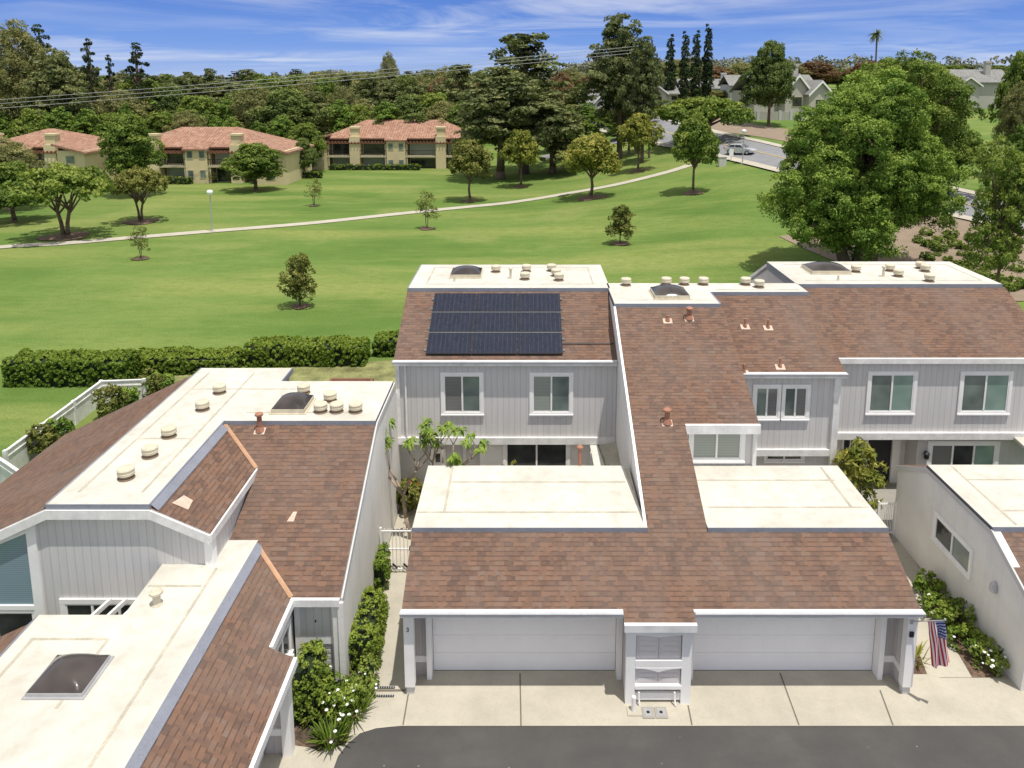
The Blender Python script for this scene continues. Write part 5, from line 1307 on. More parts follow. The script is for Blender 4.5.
# plumeria in the court of the solar house and its companions
x, y = (-4.0, 24.0)
r = thing('small_tree', 'open branching plumeria with long leaves in front of the solar house', 'tree', (x, y, 0)); r['_o'] = [0, 0, 0]
rng = np.random.default_rng(3); rr = random.Random(4); b = MB(); tips = []
def grow(p, d, ln, rad, lev):
    q = p + d * ln; m = p.lerp(q, .5) + Vector((rr.uniform(-.06, .06), rr.uniform(-.06, .06), .03)); b.path([p, m, q], [rad, rad * .85, rad * .7], 7)
    if lev == 0: tips.append(q); return
    for k in range(3 if lev > 1 else 2):
        a = rr.random() * 6.28; e = Vector((math.cos(a), math.sin(a) * .8, .5 + .3 * rr.random())); grow(q, (d * .7 + e * .75).normalized(), ln * (.62 + .2 * rr.random()), rad * .62, lev - 1)
grow(Vector((0, 0, 0)), Vector((-.15, 0, 1)).normalized(), 1.15, .06, 3); grow(Vector((.1, 0, 0)), Vector((.45, -.1, 1)).normalized(), 1.2, .055, 3)
b.build('trunk', M['barkpale'], r, smooth=True)
V = []; T = []
for t in tips:
    for k in range(24):
        a = rr.random() * 6.28; el = rr.uniform(-.5, .7); d = Vector((math.cos(a) * math.cos(el), math.sin(a) * math.cos(el), math.sin(el))); s = d.cross(Vector((0, 0, 1))).normalized() * .032; ln = .21 * rr.uniform(.7, 1.2)
        m = t + d * ln * .55 + Vector((0, 0, .03)); e = t + d * ln - Vector((0, 0, .06)); V += [tuple(t), tuple(m + s), tuple(e), tuple(m - s)]; T += [.45 + .5 * rr.random()] * 4
me = mesh_from('crown', np.array(V), np.array(T), M['f_bright']); o = bpy.data.objects.new('crown', me); COL.objects.link(o); o.parent = r
r.scale = (1.3, 1.3, 1.42)
x, y = onz(408, 516, 0); shrub('shrub', 'reddish green croton shrub at the corner of the side path', x, y + .3, 1.0, 1.25, 'f_olive', 81, ls=.10, flowers=7, fmat='petalred')
x, y = (-.55, 24.3); shrub('shrub', 'slender pale green sapling before the lower left house window', x, y, .9, 2.9, 'f_lime', 82, ls=.09, per=5, dens=3)
x, y = (11.6, 24.7)
r = tree_kit('small_tree', 'yellow green plumeria shrub in front of the dark entry of the right townhouse', 'tree', rlobes(7, 9, .62, .9, 2.9, .32, .45, .9), 'f_lime', bark='barkpale', trunk_h=.9, trunk_r=.05, dens=7, cr=.22, per=14, ls=.13, seed=7, asp=.3, multi=2, lowcut=-.9, gap=.25)
r.location = (x, y, 0)
for k, (px, py, w_, h_) in enumerate(((45, 452, 1.1, 1.5), (62, 440, 1.0, 1.2), (112, 414, 1.3, 1.7), (128, 408, .9, 1.4), (150, 392, 1.2, 1.3), (163, 388, 1.0, 1.1))):
    x, y = onz(px, py + 6, 0); shrub('yard_shrub', ('shrub in the fenced yard at the left, by the near fence corner', 'shrub in the fenced yard just right of the near corner', 'bushy shrub in the middle of the fenced yard', 'upright shrub beside the bushy one in the fenced yard', 'shrub near the far corner of the fenced yard', 'shrub against the left roof at the far yard end')[k], x, y, w_, h_, 'f_bright' if k % 2 else 'f_olive', 90 + k, ls=.09)
sheet('dry_grass', [[onz(150, 376, 0), onz(398, 360, 0), onz(398, 392, 0), onz(150, 392, 0)]], .02, M['dry'])
sheet('gravel_walk', [[onz(106, 392, 0), onz(124, 380, 0), onz(136, 380, 0), onz(118, 394, 0)]], .03, M['conc'])
# ================================================================ APARTMENTS
def hip(b, x0, x1, y0, y1, z, rise, m=0, ov=.6, ridge_in=None):
    x0 -= ov; x1 += ov; y0 -= ov; y1 += ov; ym = (y0 + y1) / 2; i = ridge_in if ridge_in is not None else (y1 - y0) / 2
    A_, B_, C_, D_ = (x0, y0, z), (x1, y0, z), (x1, y1, z), (x0, y1, z); E, F = (x0 + i, ym, z + rise), (x1 - i, ym, z + rise)
    b.poly([A_, B_, F, E], m); b.poly([C_, D_, E, F], m); b.poly([D_, A_, E], m); b.poly([B_, C_, F], m); b.poly([D_, C_, B_, A_], m)
def shed(b, x0, x1, y0, y1, zf, zb, th=.18, m=0): b.slab([(x0, y0, zf), (x1, y0, zf), (x1, y1, zb), (x0, y1, zb)], th, m)
def frontwin(parent, x0, x1, y, z0, z1, mat='glass', t=.1):
    b = MB(); b.box(x0 - t, x1 + t, y - .06, y + .01, z0 - t, z1 + t); w = b.build('window', M['cream2'], parent)
    q = MB(); q.poly([(x0, y - .065, z0), (x1, y - .065, z0), (x1, y - .065, z1), (x0, y - .065, z1)]); q.build('pane', M[mat], w)
def apartment(label, X0, X1, Y, z, wing_l=0, wing_r=0, rise=2.7, eave=5.7, bays=2, mirror=1, rz=0.0):
    """two storeys facing the lawn: recessed balconies with timber brackets, chimneys and a centre block"""
    h = thing('apartment_building', label, 'apartment building', (X0, Y, z), 'cream apartment buildings with clay roofs beyond the lawn', rz); h['_o'] = [0, 0, 0]
    W = X1 - X0; D = 13
    b = MB(); b.box(0, W, 1.6, D, -1, eave); b.build('wall', M['cream'], h)
    b = MB(); hip(b, 0, W, .6, D, eave, rise, ov=.7); b.build('roof', M['tile'], h)
    b = MB(); b.box(-.5, W + .5, -.1, .1, eave - .22, eave - .02); b.build('fascia', M['wood'], h)
    cw = 3.4; cx = W * .5 - cw / 2 + mirror * .6
    b = MB(); b.box(cx, cx + cw, -.8, 1.6, -1, eave - .25); b.build('wall', M['cream'], h)
    b = MB(); b.slab([(cx - .3, -1.1, eave - .25), (cx + cw + .3, -1.1, eave - .25), (cx + cw + .3, 2.4, eave + 1.0), (cx - .3, 2.4, eave + 1.0)], .2); b.build('roof', M['tile'], h)
    for zz in (1.0, 4.0):
        for xx in (cx + .35, cx + cw - 1.15): frontwin(h, xx, xx + .8, -.8, zz, zz + 1.1)
    for s, (a, c) in enumerate(((.4, cx), (cx + cw, W - .4))):
        m = MB(); m.box(a, c, 1.2, 1.6, 0, eave - .3); m.build('balcony_shade', M['shade'], h)
        m = MB(); m.box(a, c, -.6, 1.6, 2.55, 2.85); m.build('balcony_floor', M['cream2'], h)
        m = MB(); n = int((c - a) / .35)
        m.box(a, c, -.62, -.56, 3.75, 3.83)
        for k in range(n + 1): x = a + (c - a) * k / n; m.box(x - .02, x + .02, -.6, -.56, 2.85, 3.75)
        m.build('railing', M['black'], h)
        m = MB(); k = a + .3
        while k < c: m.box(k, k + .14, -1.1, 1.3, eave - .75, eave - .55); k += .6
        m.box(a, c, -.9, -.72, eave - .95, eave - .75); m.build('trellis', M['wood'], h)
        mid = (a + c) / 2 + (-.4 if s == 0 else .4)
        m = MB(); m.box(mid - .9, mid + .9, -.75, 1.2, -1, eave + .35); m.box(mid - .75, mid + .75, -.4, 1.0, eave + .35, eave + 1.75); m.box(mid - .9, mid + .9, -.55, 1.15, eave + 1.75, eave + 2.05)
        m.build('chimney', M['cream'], h)
        for px_ in (a + .15, c - .35):
            m = MB(); m.box(px_, px_ + .2, -.55, -.35, 0, eave - .7); m.build('column', M['cream2'], h)
        for zz in (.2, 3.0):
            for (u0, u1) in ((a + .5, mid - 1.1), (mid + 1.1, c - .5)):
                if u1 - u0 > .8: frontwin(h, u0 + .15, u1 - .15, 1.2, zz, zz + 2.0, 'glassdark' if (s + int(zz)) % 2 else 'blind')
    for wlen, sgn in ((wing_l, -1), (wing_r, 1)):
        if not wlen: continue
        a, c = (-wlen + .3, .4) if sgn < 0 else (W - .4, W + wlen - .3)
        m = MB(); m.box(a, c, -2.6, D - 2, -1, eave - .4); m.build('wall', M['cream'], h)
        m = MB(); m.slab([(a - .5, -3.1, eave - .6 + (0 if sgn < 0 else 1.3)), (c + .5, -3.1, eave - .6 + (1.3 if sgn < 0 else 0)), (c + .5, D - 1.5, eave - .6 + (1.3 if sgn < 0 else 0)), (a - .5, D - 1.5, eave - .6 + (0 if sgn < 0 else 1.3))], .3)
        m.build('roof', M['tile'], h)
        for zz in (1.0, 3.4): frontwin(h, (a + c) / 2 - .7, (a + c) / 2 + .5, -2.6, zz, zz + 1.1)
    return h
pA = G(150, 184); pB = G(300, 184)
apartment('cream two storey apartment block with clay roof, the middle one of the three', -62.6, -41.0, 118, terr(-50, 118) - .1, wing_r=4.6)
apartment('cream two storey apartment block with clay roof nearest the tall central pines', -36.6, -9.6, 138, -.5, wing_l=4.6, rise=3.0, mirror=-1, eave=6.0)
apartment('cream apartment block with clay roof half hidden by trees at the far left', -84, -70.5, 117, 0, wing_l=5, wing_r=4, mirror=-1, rise=2.4)
# ================================================================ HILLSIDE HOUSES
def hillhouse(label, px, py, wpx, hpx, gables, mat='housewall', rz=0.0, Y=None):
    p = G(px, py) if Y is None else Vector((ony(px, py, Y)[0], Y, ony(px, py, Y)[1])); s = scale_at(p); W = wpx / s; H = hpx / s
    h = thing('hillside_house', label, 'house', tuple(p), 'grey roofed houses on the hill', rz); h['_o'] = [0, 0, 0]
    b = MB(); b.box(-W / 2, W / 2, 0, 9, -4, H * .55); b.build('wall', M[mat], h)
    b = MB(); ym = 4.5
    b.slab([(-W / 2 - .5, -.6, H * .52), (W / 2 + .5, -.6, H * .52), (W / 2 + .5, ym, H * .95), (-W / 2 - .5, ym, H * .95)], .2)
    b.slab([(-W / 2 - .5, ym, H * .95), (W / 2 + .5, ym, H * .95), (W / 2 + .5, 9.6, H * .52), (-W / 2 - .5, 9.6, H * .52)], .2)
    b.build('roof', M['greyroof'], h)
    for k, (u, w, hh, fy) in enumerate(gables):
        x = u * W / 2; w = w * W; zt = H * hh
        m = MB(); m.prism([(x - w / 2, -4), (x + w / 2, -4), (x + w / 2, zt * .62), (x, zt * .98), (x - w / 2, zt * .62)], 'y', -fy, 1.0); m.build('gable_wall', M[mat], h)
        m = MB()
        for sg in (-1, 1):
            m.slab([(x, -fy - .5, zt * 1.02), (x, 3.5, zt * 1.02), (x + sg * (w / 2 + .45), 3.5, zt * .58), (x + sg * (w / 2 + .45), -fy - .5, zt * .58)], .2)
        m.build('roof', M['greyroof'], h)
        m = MB()
        for sg in (-1, 1): m.prism([(x, zt * 1.0), (x, zt * .93), (x + sg * (w / 2 + .45), zt * .51), (x + sg * (w / 2 + .45), zt * .58)], 'y', -fy - .56, -fy - .5)
        m.build('rake_board', M['trim'], h)
        frontwin(h, x - w * .2, x + w * .2, -fy, zt * .18, zt * .42, 'glassdark')
    m = MB(); m.box(W * .18, W * .18 + 1.1, 2.2, 3.2, H * .7, H * 1.15); m.box(W * .18 - .1, W * .18 + 1.2, 2.1, 3.3, H * 1.15, H * 1.22); m.build('chimney', M[mat], h)
    for u in (-.36, -.1, .4): frontwin(h, u * W - .6, u * W + .6, 0, H * .2, H * .4, 'glassdark')
    return h
hillhouse('low grey roofed house on the hill left of the one with steep gables', 712, 100, 62, 22, [(-.72, .3, .85, 1.5)], Y=185)
hillhouse('pale hill house with steep stepped gables above the retaining wall', 786, 113, 72, 40, [(.1, .36, .95, 2.5), (.68, .34, .8, 4)], 'housewall2', rz=.25, Y=158)
hillhouse('white two storey house glimpsed between the central pines', 598, 118, 34, 30, [(.3, .5, .9, 1.5)], Y=175)
hillhouse('grey roofed house on the crest at the upper right', 978, 98, 62, 30, [(-.5, .35, .7, 2.0)], 'housewall2', Y=165)
hillhouse('small house with a pale roof above the apartment roofs', 166, 112, 26, 12, [], 'housewall', Y=330)
hillhouse('pale house with a low roof peeping between the cypress row and the dark tree', 748, 98, 36, 24, [(.3, .5, .9, 1.5)], Y=172)
hillhouse('small pale house behind the wide dome shaped tree', 662, 104, 30, 20, [(-.3, .5, .9, 1.2)], 'housewall2', Y=168)
# retaining wall
a = ony(747, 119, 148); c = ony(802, 119, 148)
r = thing('garden_wall', 'pale retaining wall below the stepped gable house on the hill', 'wall', (a[0], 148, a[1])); r['_o'] = [0, 0, 0]
b = MB(); W = c[0] - a[0]; b.box(0, W, 0, .3, -1.2, 1.4); b.build('panel', M['housewall2'], r)
for k in range(6): b = MB(); x = W * k / 5; b.box(x - .25, x + .25, -.1, .4, -1.2, 1.6); b.build('post', M['housewall'], r)
# ================================================================ LAMPS, CAR, SIGN, WIRES
def lamp(px, py, hpx, label):
    p = G(px, py); s = scale_at(p); H = hpx / s / .985; r = thing('street_lamp', label, 'lamp post', tuple(p)); r['_o'] = [0, 0, 0]
    b = MB(); b.lathe((0, 0, -.1), [(.28, 0), (.28, .2), (.12, .25)], 12); b.build('base', M['conc'], r)
    b = MB(); b.tube((0, 0, .1), (0, 0, H - .5), .075, .055, 10); b.build('pole', M['galv'], r)
    b = MB(); b.lathe((0, 0, H - .55), [(.06, 0), (.26, .1), (.34, .3), (.26, .48), (.05, .55)], 14); b.build('lamp_globe', M['lamp'], r, smooth=True)
lamp(212.5, 232, 42, 'pale park lamp post beside the far path on the left'); lamp(742.5, 164, 34, 'pale lamp post by the parked silver car at the road')
def car(p, rz, label):
    r = thing('parked_car', label, 'car', tuple(p), None, rz); r['_o'] = [0, 0, 0]
    prof = [(-2.15, .35), (-2.2, .65), (-2.1, .92), (-1.85, .98), (-1.35, 1.42), (.35, 1.46), (1.15, .98), (1.95, .86), (2.15, .62), (2.12, .35), (1.75, .3), (-1.75, .3)]
    b = MB(); n = 7
    for k in range(n):
        t = k / (n - 1) * 2 - 1; e = 1 - .06 * t * t
        for (x, z) in prof:
            nar = 1 - .16 * max(0, (z - .95) / .5); b.v.append((x * e, t * .87 * nar, z * (1 - .02 * t * t)))
    m = len(prof)
    for k in range(n - 1):
        for i in range(m): a = k * m + i; a2 = k * m + (i + 1) % m; b.f.append((a, a2, a2 + m, a + m)); b.m.append(0)
    b.f.append(tuple(range(m))); b.m.append(0); b.f.append(tuple((n - 1) * m + i for i in range(m))); b.m.append(0)
    b.build('body', M['carpaint'], r, bev=.04)
    for sg in (-1, 1):
        b = MB(); y = sg * .80
        for q in ([(-1.55, 1.0), (-1.22, 1.34), (-.55, 1.37), (-.55, 1.0)], [(-.48, 1.0), (-.48, 1.37), (.3, 1.37), (.85, 1.0)]):
            b.poly([(x, sg * (.89 - .16 * .87 * max(0, (z - .95) / .5)), z) for x, z in q])
        b.build('side_window', M['glassdark'], r)
        b = MB(); b.box(2.0, 2.17, sg * .72 - .16, sg * .72 + .16, .62, .76); b.build('headlight', M['lamp'], r)
        b = MB(); b.box(-2.2, -2.08, sg * .7 - .12, sg * .7 + .12, .72, .92); b.build('tail_light', M['petalred'], r)
        b = MB(); b.box(.7, .85, sg * .95 - .08, sg * .95 + .08, .98, 1.1); b.build('mirror', M['carpaint'], r)
        for x in (-1.35, 1.35):
            b = MB(); b.tube((x, sg * .70, .32), (x, sg * .90, .32), .32, n=18); w = b.build('wheel', M['rubber'], r)
            b = MB(); b.tube((x, sg * .88, .32), (x, sg * .915, .32), .19, n=12); b.build('rim', M['galv'], w)
    b = MB(); b.poly([(.42, -.7, 1.45), (.42, .7, 1.45), (1.12, .78, 1.01), (1.12, -.78, 1.01)]); b.build('windscreen', M['glassdark'], r)
    b = MB(); b.poly([(-1.42, -.7, 1.41), (-1.42, .7, 1.41), (-1.84, .75, 1.02), (-1.84, -.75, 1.02)]); b.build('rear_window', M['glassdark'], r)
    return r
p = G(740, 155); sc_ = scale_at(p)
c = car(p + Vector((0, 0, .16)), -.65, 'silver hatchback parked on the road seen between the lawn trees and the huge tree')
p = G(731, 161); s = scale_at(p)
r = thing('road_sign', 'small white rectangular road sign at the lawn edge by the parked car', 'sign', tuple(p)); r['_o'] = [0, 0, 0]
b = MB(); b.tube((0, 0, -.2), (0, 0, 1.7), .04, n=8); b.build('post', M['galv'], r); b = MB(); b.box(-.3, .3, -.06, -.04, .7, 1.7); b.build('sign_panel', M['lamp'], r)
p = G(722, 166); r = thing('utility_box', 'grey green utility box on the lawn edge near the road sign', 'utility box', tuple(p)); r['_o'] = [0, 0, 0]
b = MB(); b.box(-.5, .5, -.4, .4, -.1, 1.2, 0); b.build('cabinet', M['stucco_grey'], r, bev=.03); b = MB(); b.box(-.55, .55, -.45, .45, 1.2, 1.28); b.build('lid', M['galv'], r)
# power lines between a pole hidden in the tall pine and one beyond the left trees
YP = 121
def wp(px, py, Y): q = ony(px, py, Y); return Vector((q[0], Y, q[1]))
pr_ = wp(652, 45, YP); r = thing('utility_pole', 'timber power pole standing inside the tall dark pine', 'utility pole', (pr_.x, pr_.y, terr(pr_.x, pr_.y))); zt_ = pr_.z - terr(pr_.x, pr_.y); r['_o'] = [0, 0, 0]
b = MB(); b.tube((0, 0, -1), (0, 0, zt_ + .8), .2, .14, 10); b.build('pole', M['bark'], r); b = MB(); b.box(-.08, .08, -1.2, 1.2, zt_ - .1, zt_ + .08); b.build('crossarm', M['bark'], r)
pl_ = wp(-60, 104, 112); r = thing('utility_pole', 'timber power pole beyond the left frame edge', 'utility pole', (pl_.x, pl_.y, 0)); r['_o'] = [0, 0, 0]
b = MB(); b.tube((0, 0, -1), (0, 0, pl_.z + .8), .2, .14, 10); b.build('pole', M['bark'], r); b = MB(); b.box(-.08, .08, -1.2, 1.2, pl_.z - .1, pl_.z + .08); b.build('crossarm', M['bark'], r)
for k, (dz0, dz1, dy, lab) in enumerate(((0, 0, -1.0, 'pale overhead wire sagging across the sky, topmost of three'), (-.55, -.45, 0, 'pale overhead wire between the upper and the lowest one'), (-1.2, -.9, 1.0, 'pale overhead wire hanging lowest of the three'))):
    A_ = pl_ + Vector((0, dy, dz0)); B_ = pr_ + Vector((0, dy, dz1)); pts = []
    for i in range(41):
        t = i / 40; q = A_.lerp(B_, t); q.z -= 1.6 * 4 * t * (1 - t) * .25; pts.append(q)
    b = MB(); b.path(pts, [.032] * 41, 5); o = b.build('power_line', M['wire'], None, loc=tuple(A_)); props(o, lab, 'power line')
# ================================================================ WOODED BACKGROUND: kits ~10 m tall, copied
def conifer_lobes(seed, H, R, n, droopy=.0):
    rr = random.Random(seed); out = []
    for k in range(n):
        t = (k + .5) / n; z = H * (.22 + .78 * t); q = R * (1 - t) ** .75 * (.6 + .5 * rr.random()); a = k * 2.4 + rr.random(); s = R * (.42 - .2 * t) * (.8 + .4 * rr.random())
        out.append((q * math.cos(a), q * math.sin(a), z, s, s, s * .55))
    out.append((0, 0, H * .97, R * .14, R * .14, H * .05)); return out
K = {}
CR = lambda k: .95 * min(1, (1 - k / 12.2) ** .65) * min(1, .6 + k * .2)
K['pine'] = tree_kit('pine_tree', 'x', 'tree', conifer_lobes(1, 10, 2.9, 26), 'f_pine', trunk_h=8, trunk_r=.22, dens=1.7, cr=.55, per=40, ls=0.136, seed=101, gap=.25, flat=.6, up=.5)
K['pine2'] = tree_kit('pine_tree', 'x', 'tree', rlobes(4, 16, 2.5, 3.2, 9.4, .9, 1.4, .7), 'f_pine', trunk_h=6.5, trunk_r=.22, dens=1.7, cr=.55, per=40, ls=0.136, seed=102, gap=.3, flat=.6, up=.5)
K['cypress'] = tree_kit('cypress_tree', 'x', 'tree', [(.18 * math.sin(k * 2.4), .18 * math.cos(k * 2.4), 1.0 + k * .8, CR(k), CR(k), .85) for k in range(12)], 'f_cyp', trunk_h=3, trunk_r=.14, dens=7, cr=.26, per=40, ls=0.088, seed=103, gap=.1, up=.9, flat=1.3)
K['euc'] = tree_kit('eucalyptus_tree', 'x', 'tree', rlobes(6, 15, 2.6, 3.4, 9.2, .9, 1.5, .95), 'f_euc', bark='barkpale', trunk_h=5, trunk_r=.2, dens=1.7, cr=.55, per=40, ls=0.129, seed=104, gap=.3, droop=.45, asp=.35)
K['round'] = tree_kit('broadleaf_tree', 'x', 'tree', rlobes(8, 14, 2.9, 2.6, 8.6, 1.2, 1.8, .85), 'f_mid', trunk_h=3.4, trunk_r=.22, dens=1.5, cr=.6, per=40, ls=0.143, seed=105)
K['round2'] = tree_kit('broadleaf_tree', 'x', 'tree', rlobes(10, 14, 3.1, 2.6, 8.2, 1.2, 1.9, .85), 'f_dark', trunk_h=3.4, trunk_r=.22, dens=1.5, cr=.6, per=40, ls=0.143, seed=106)
K['bright'] = tree_kit('broadleaf_tree', 'x', 'tree', rlobes(12, 12, 2.2, 2.2, 9.0, 1.0, 1.5, 1.1), 'f_bright', trunk_h=3.2, trunk_r=.18, dens=1.6, cr=.55, per=40, ls=0.136, seed=107, up=.6)
K['rust'] = tree_kit('broadleaf_tree', 'x', 'tree', rlobes(13, 12, 2.7, 2.6, 8.6, 1.1, 1.7, .9), 'f_red', trunk_h=3.2, trunk_r=.2, dens=1.4, cr=.6, per=36, ls=.145, seed=108)
K['spire'] = tree_kit('spire_conifer', 'x', 'tree', conifer_lobes(22, 10, 1.75, 24), 'f_cyp', trunk_h=9, trunk_r=.16, dens=2.2, cr=.36, per=40, ls=0.102, seed=109, gap=.35, flat=.5)
used_k = set()
def bg(kind, px, ytop, Y, W=None, label=None, group=None, zb=None, name=None):
    """kind at image column px, distance Y, its top at row ytop"""
    x, zt = ony(px, ytop, Y); zb = terr(x, Y) if zb is None else zb; H = zt - zb
    if H < 2.5: H = 2.5
    r = K[kind]; first = kind not in used_k; used_k.add(kind)
    o = r if first else copy_tree(r)
    s = H / 10.0; sx = s if W is None else (W / scale_at((x, Y, zb))) / {'cypress': 2.5, 'spire': 3.4}.get(kind, 6.2)
    o.location = (x, Y, zb); o.rotation_euler = (0, 0, random.random() * 6.28); o.scale = (sx, sx, s)
    if label: o['label'] = label; 
    if 'group' in o.keys(): del o['group']
    if group: o['group'] = group
    return o
# landmark trees, each with its own look
bg('pine', 524, 36, 128, 118, 'tall broad pine right behind the second apartment block')
bg('pine2', 500, 70, 122, 110, 'drooping grey green pine in front of the tall central pine')
bg('pine', 553, 92, 124, 90, 'lower pine touching the right side of the tall central one')
bg('euc', 640 - 10, 96, 130, 40, 'slim pale tree standing left of the tallest pine')
bg('pine2', 622, 18, 127, 74, 'tallest dark pine, its top crossed by the power lines')
bg('pine2', 645, 40, 118, 44, 'shorter pine leaning against the tallest one')
for k, (px, yt, lab) in enumerate(((671, 38, 'leftmost and shortest cypress of the row on the hill'), (686, 35, 'second cypress from the left on the hill'), (697, 34, 'third cypress from the left on the hill'), (709, 28, 'rightmost and tallest cypress of the row on the hill'))):
    bg('cypress', px, yt, 170 + k, 15, lab)
bg('round2', 773, 36, 140, 42, 'tall dark tree rising in front of the stepped gable house')
K2 = tree_kit('umbrella_tree', 'wide dark dome shaped tree beside the road left of the parked car', 'tree', [(3.4 * math.sqrt((k + .5) / 22) * math.cos(k * 2.4) * 1.3, 3.4 * math.sqrt((k + .5) / 22) * math.sin(k * 2.4), 4.1 - .16 * ((k + .5) / 22) * 9, 1.15, 1.15, .8) for k in range(22)], 'f_mid', trunk_h=2.4, trunk_r=.3, dens=2.0, cr=.5, per=24, ls=.18, seed=120, multi=2)
p = Vector((ony(700, 140, 126)[0], 126, 0)); p.z = terr(p.x, p.y); K2.location = p; s = scale_at(p); zt_ = ony(700, 94, 126)[1] - p.z; K2.scale = (104 / s / 10.5, 104 / s / 10.5, zt_ / 5.3)
bg('round', 560, 128, 142, 34, 'small round tree by the road behind the lawn trees'); bg('bright', 618, 122, 150, 30, 'light green tree near the road between pines')
bg('round', 127, 112, 104, 52, 'tall round tree between the left and middle apartment blocks'); bg('round', 253, 142, 109, 50, 'low spreading tree in front of the middle apartment block'); bg('round2', 303, 136, 124, 22, 'dark tree between the middle and right apartment blocks')
bg('euc', 2, 140, 92, 70, 'pale wispy willow like tree at the left frame edge'); bg('bright', 185 - 60, 106, 128, 26, 'bright poplar behind the left apartment roof')
bg('olive' if 'olive' in K else 'round', 8, 160, 84, 60, 'dark tree cut by the left frame edge above the path')
bg('spire', 87, 40, 150, 22, 'thin ragged conifer tallest of the left skyline'); bg('spire', 108, 56, 152, 18, 'thin conifer right of the tallest ragged one'); bg('spire', 135, 44, 150, 34, 'thick pointed conifer on the left skyline'); bg('spire', 38, 26, 146, 30, 'tall conifer near the left frame edge skyline')
bg('euc', 14, 24, 140, 66, 'tall leafy eucalyptus at the left skyline corner'); bg('pine2', 52, 52, 138, 64, 'broad dark pine below the left skyline conifers')
bg('euc', 388, 54, 235, 24, 'bare looking pale eucalyptus rising over the middle woods'); bg('pine', 460, 66, 180, 60, 'dark pine left of the central pines')
bg('round', 1026, 48, 100, 40, 'leafy tree at the upper right frame edge'); bg('euc', 1022, 84, 92, 40, 'brownish olive bush tree at the right frame edge')
bg('euc', 905, 66, 92, 80, 'tree top showing just right of the huge tree crown'); bg('round', 930, 62, 108, 60, 'tree with flat top left of the crest house')
bg('round', 948, 112, 84, 62, 'mid green tree low on the right, between huge tree and slope tree'); bg('bright', 1022, 130, 66, 40, 'green tree behind the dark slope tree at the right edge')
# palm
p = Vector((ony(875, 60, 190)[0], 190, 0)); p.z = terr(p.x, p.y); zt_ = ony(875, 34, 190)[1] - p.z
r = thing('palm_tree', 'single tall thin palm against the sky above the huge tree', 'palm tree', tuple(p)); r['_o'] = [0, 0, 0]
b = MB(); b.path([(0, 0, -1), (.3, 0, zt_ * .4), (.15, 0, zt_ * .75), (0, 0, zt_)], [.32, .25, .2, .2], 8); b.build('trunk', M['bark'], r)
V = []; T = []; rr = random.Random(3)
for k in range(46):
    a = rr.random() * 6.28; el = rr.uniform(-.9, 1.2); ln = 2.1 * rr.uniform(.8, 1.2); pts = []
    for i in range(5): t = i / 4; pts.append(Vector((math.cos(a) * math.cos(el) * ln * t, math.sin(a) * math.cos(el) * ln * t, zt_ + math.sin(el) * ln * t - .8 * t * t)))
    s = Vector((-math.sin(a), math.cos(a), .4)) * .22
    for i in range(4): V += [tuple(pts[i] - s * (1 - i / 5)), tuple(pts[i] + s * (1 - i / 5)), tuple(pts[i + 1] + s * (1 - (i + 1) / 5)), tuple(pts[i + 1] - s * (1 - (i + 1) / 5))]; T += [.3 + .5 * rr.random()] * 4
me = mesh_from('crown', np.array(V), np.array(T), M['f_pine']); o = bpy.data.objects.new('crown', me); COL.objects.link(o); o.parent = r
# woods: rows of individual trees, the row nearest the viewer lowest
rr = random.Random(11)
LBL = {'round': 'mid green broadleaf tree in the background woods', 'round2': 'dark green broadleaf tree in the background woods', 'euc': 'grey green eucalyptus in the background woods', 'pine': 'dark pine in the background woods', 'pine2': 'spreading pine in the background woods', 'bright': 'light green poplar in the background woods', 'rust': 'rust coloured tree in the background woods', 'cypress': 'x', 'spire': 'thin conifer in the background woods'}
def row(x0, x1, n, Y, top, jit, kinds, dY=6, wp_=None):
    for k in range(n):
        px = x0 + (x1 - x0) * (k + rr.random() * .8) / n; kd = rr.choice(kinds); t = top(px) + rr.uniform(-jit, jit); Yk = Y + rr.uniform(-dY, dY)
        bg(kd, px, t, Yk, (wp_ or 46) * rr.uniform(.75, 1.35), LBL[kd], group=LBL[kd].replace(' in the', 's in the').replace('s ', ' ', 0))
row(-10, 330, 13, 134, lambda x: 118 - (8 if x < 200 else 0), 6, ['bright', 'round', 'bright', 'euc', 'bright'], 3, 40)
row(-10, 480, 20, 152, lambda x: 84 + .09 * x * .4, 12, ['round2', 'bright', 'round', 'euc', 'euc', 'pine'], 6, 50)
row(150, 480, 16, 185, lambda x: 82 if x > 230 else 84, 7, ['round2', 'pine2', 'euc', 'pine', 'round'], 8, 48)
row(-20, 240, 10, 190, lambda x: 62 + x * .10, 10, ['pine2', 'pine', 'euc', 'round2'], 8, 60)
row(300, 480, 8, 150, lambda x: 104, 8, ['bright', 'round', 'euc'], 4, 38)
row(290, 470, 10, 215, lambda x: 72, 5, ['round2', 'pine2', 'euc'], 8, 46)
row(440, 680, 12, 200, lambda x: 78, 8, ['round', 'pine2', 'euc', 'rust', 'round2'], 8, 42)
row(540, 660, 6, 160, lambda x: 104, 8, ['round', 'euc', 'bright'], 4, 36)
row(640, 900, 16, 215, lambda x: 66, 6, ['rust', 'round', 'euc', 'round2', 'rust'], 6, 34)
row(640, 760, 6, 178, lambda x: 98, 5, ['round', 'euc'], 3, 26)
row(880, 1040, 12, 225, lambda x: 66, 5, ['round', 'euc', 'round2', 'pine2'], 6, 34)
row(0, 640, 40, 300, lambda x: 73, 4, ['round2', 'pine2', 'pine', 'euc', 'spire'], 25, 30)
row(560, 1040, 26, 290, lambda x: 72, 4, ['round2', 'euc', 'rust', 'round'], 20, 26)
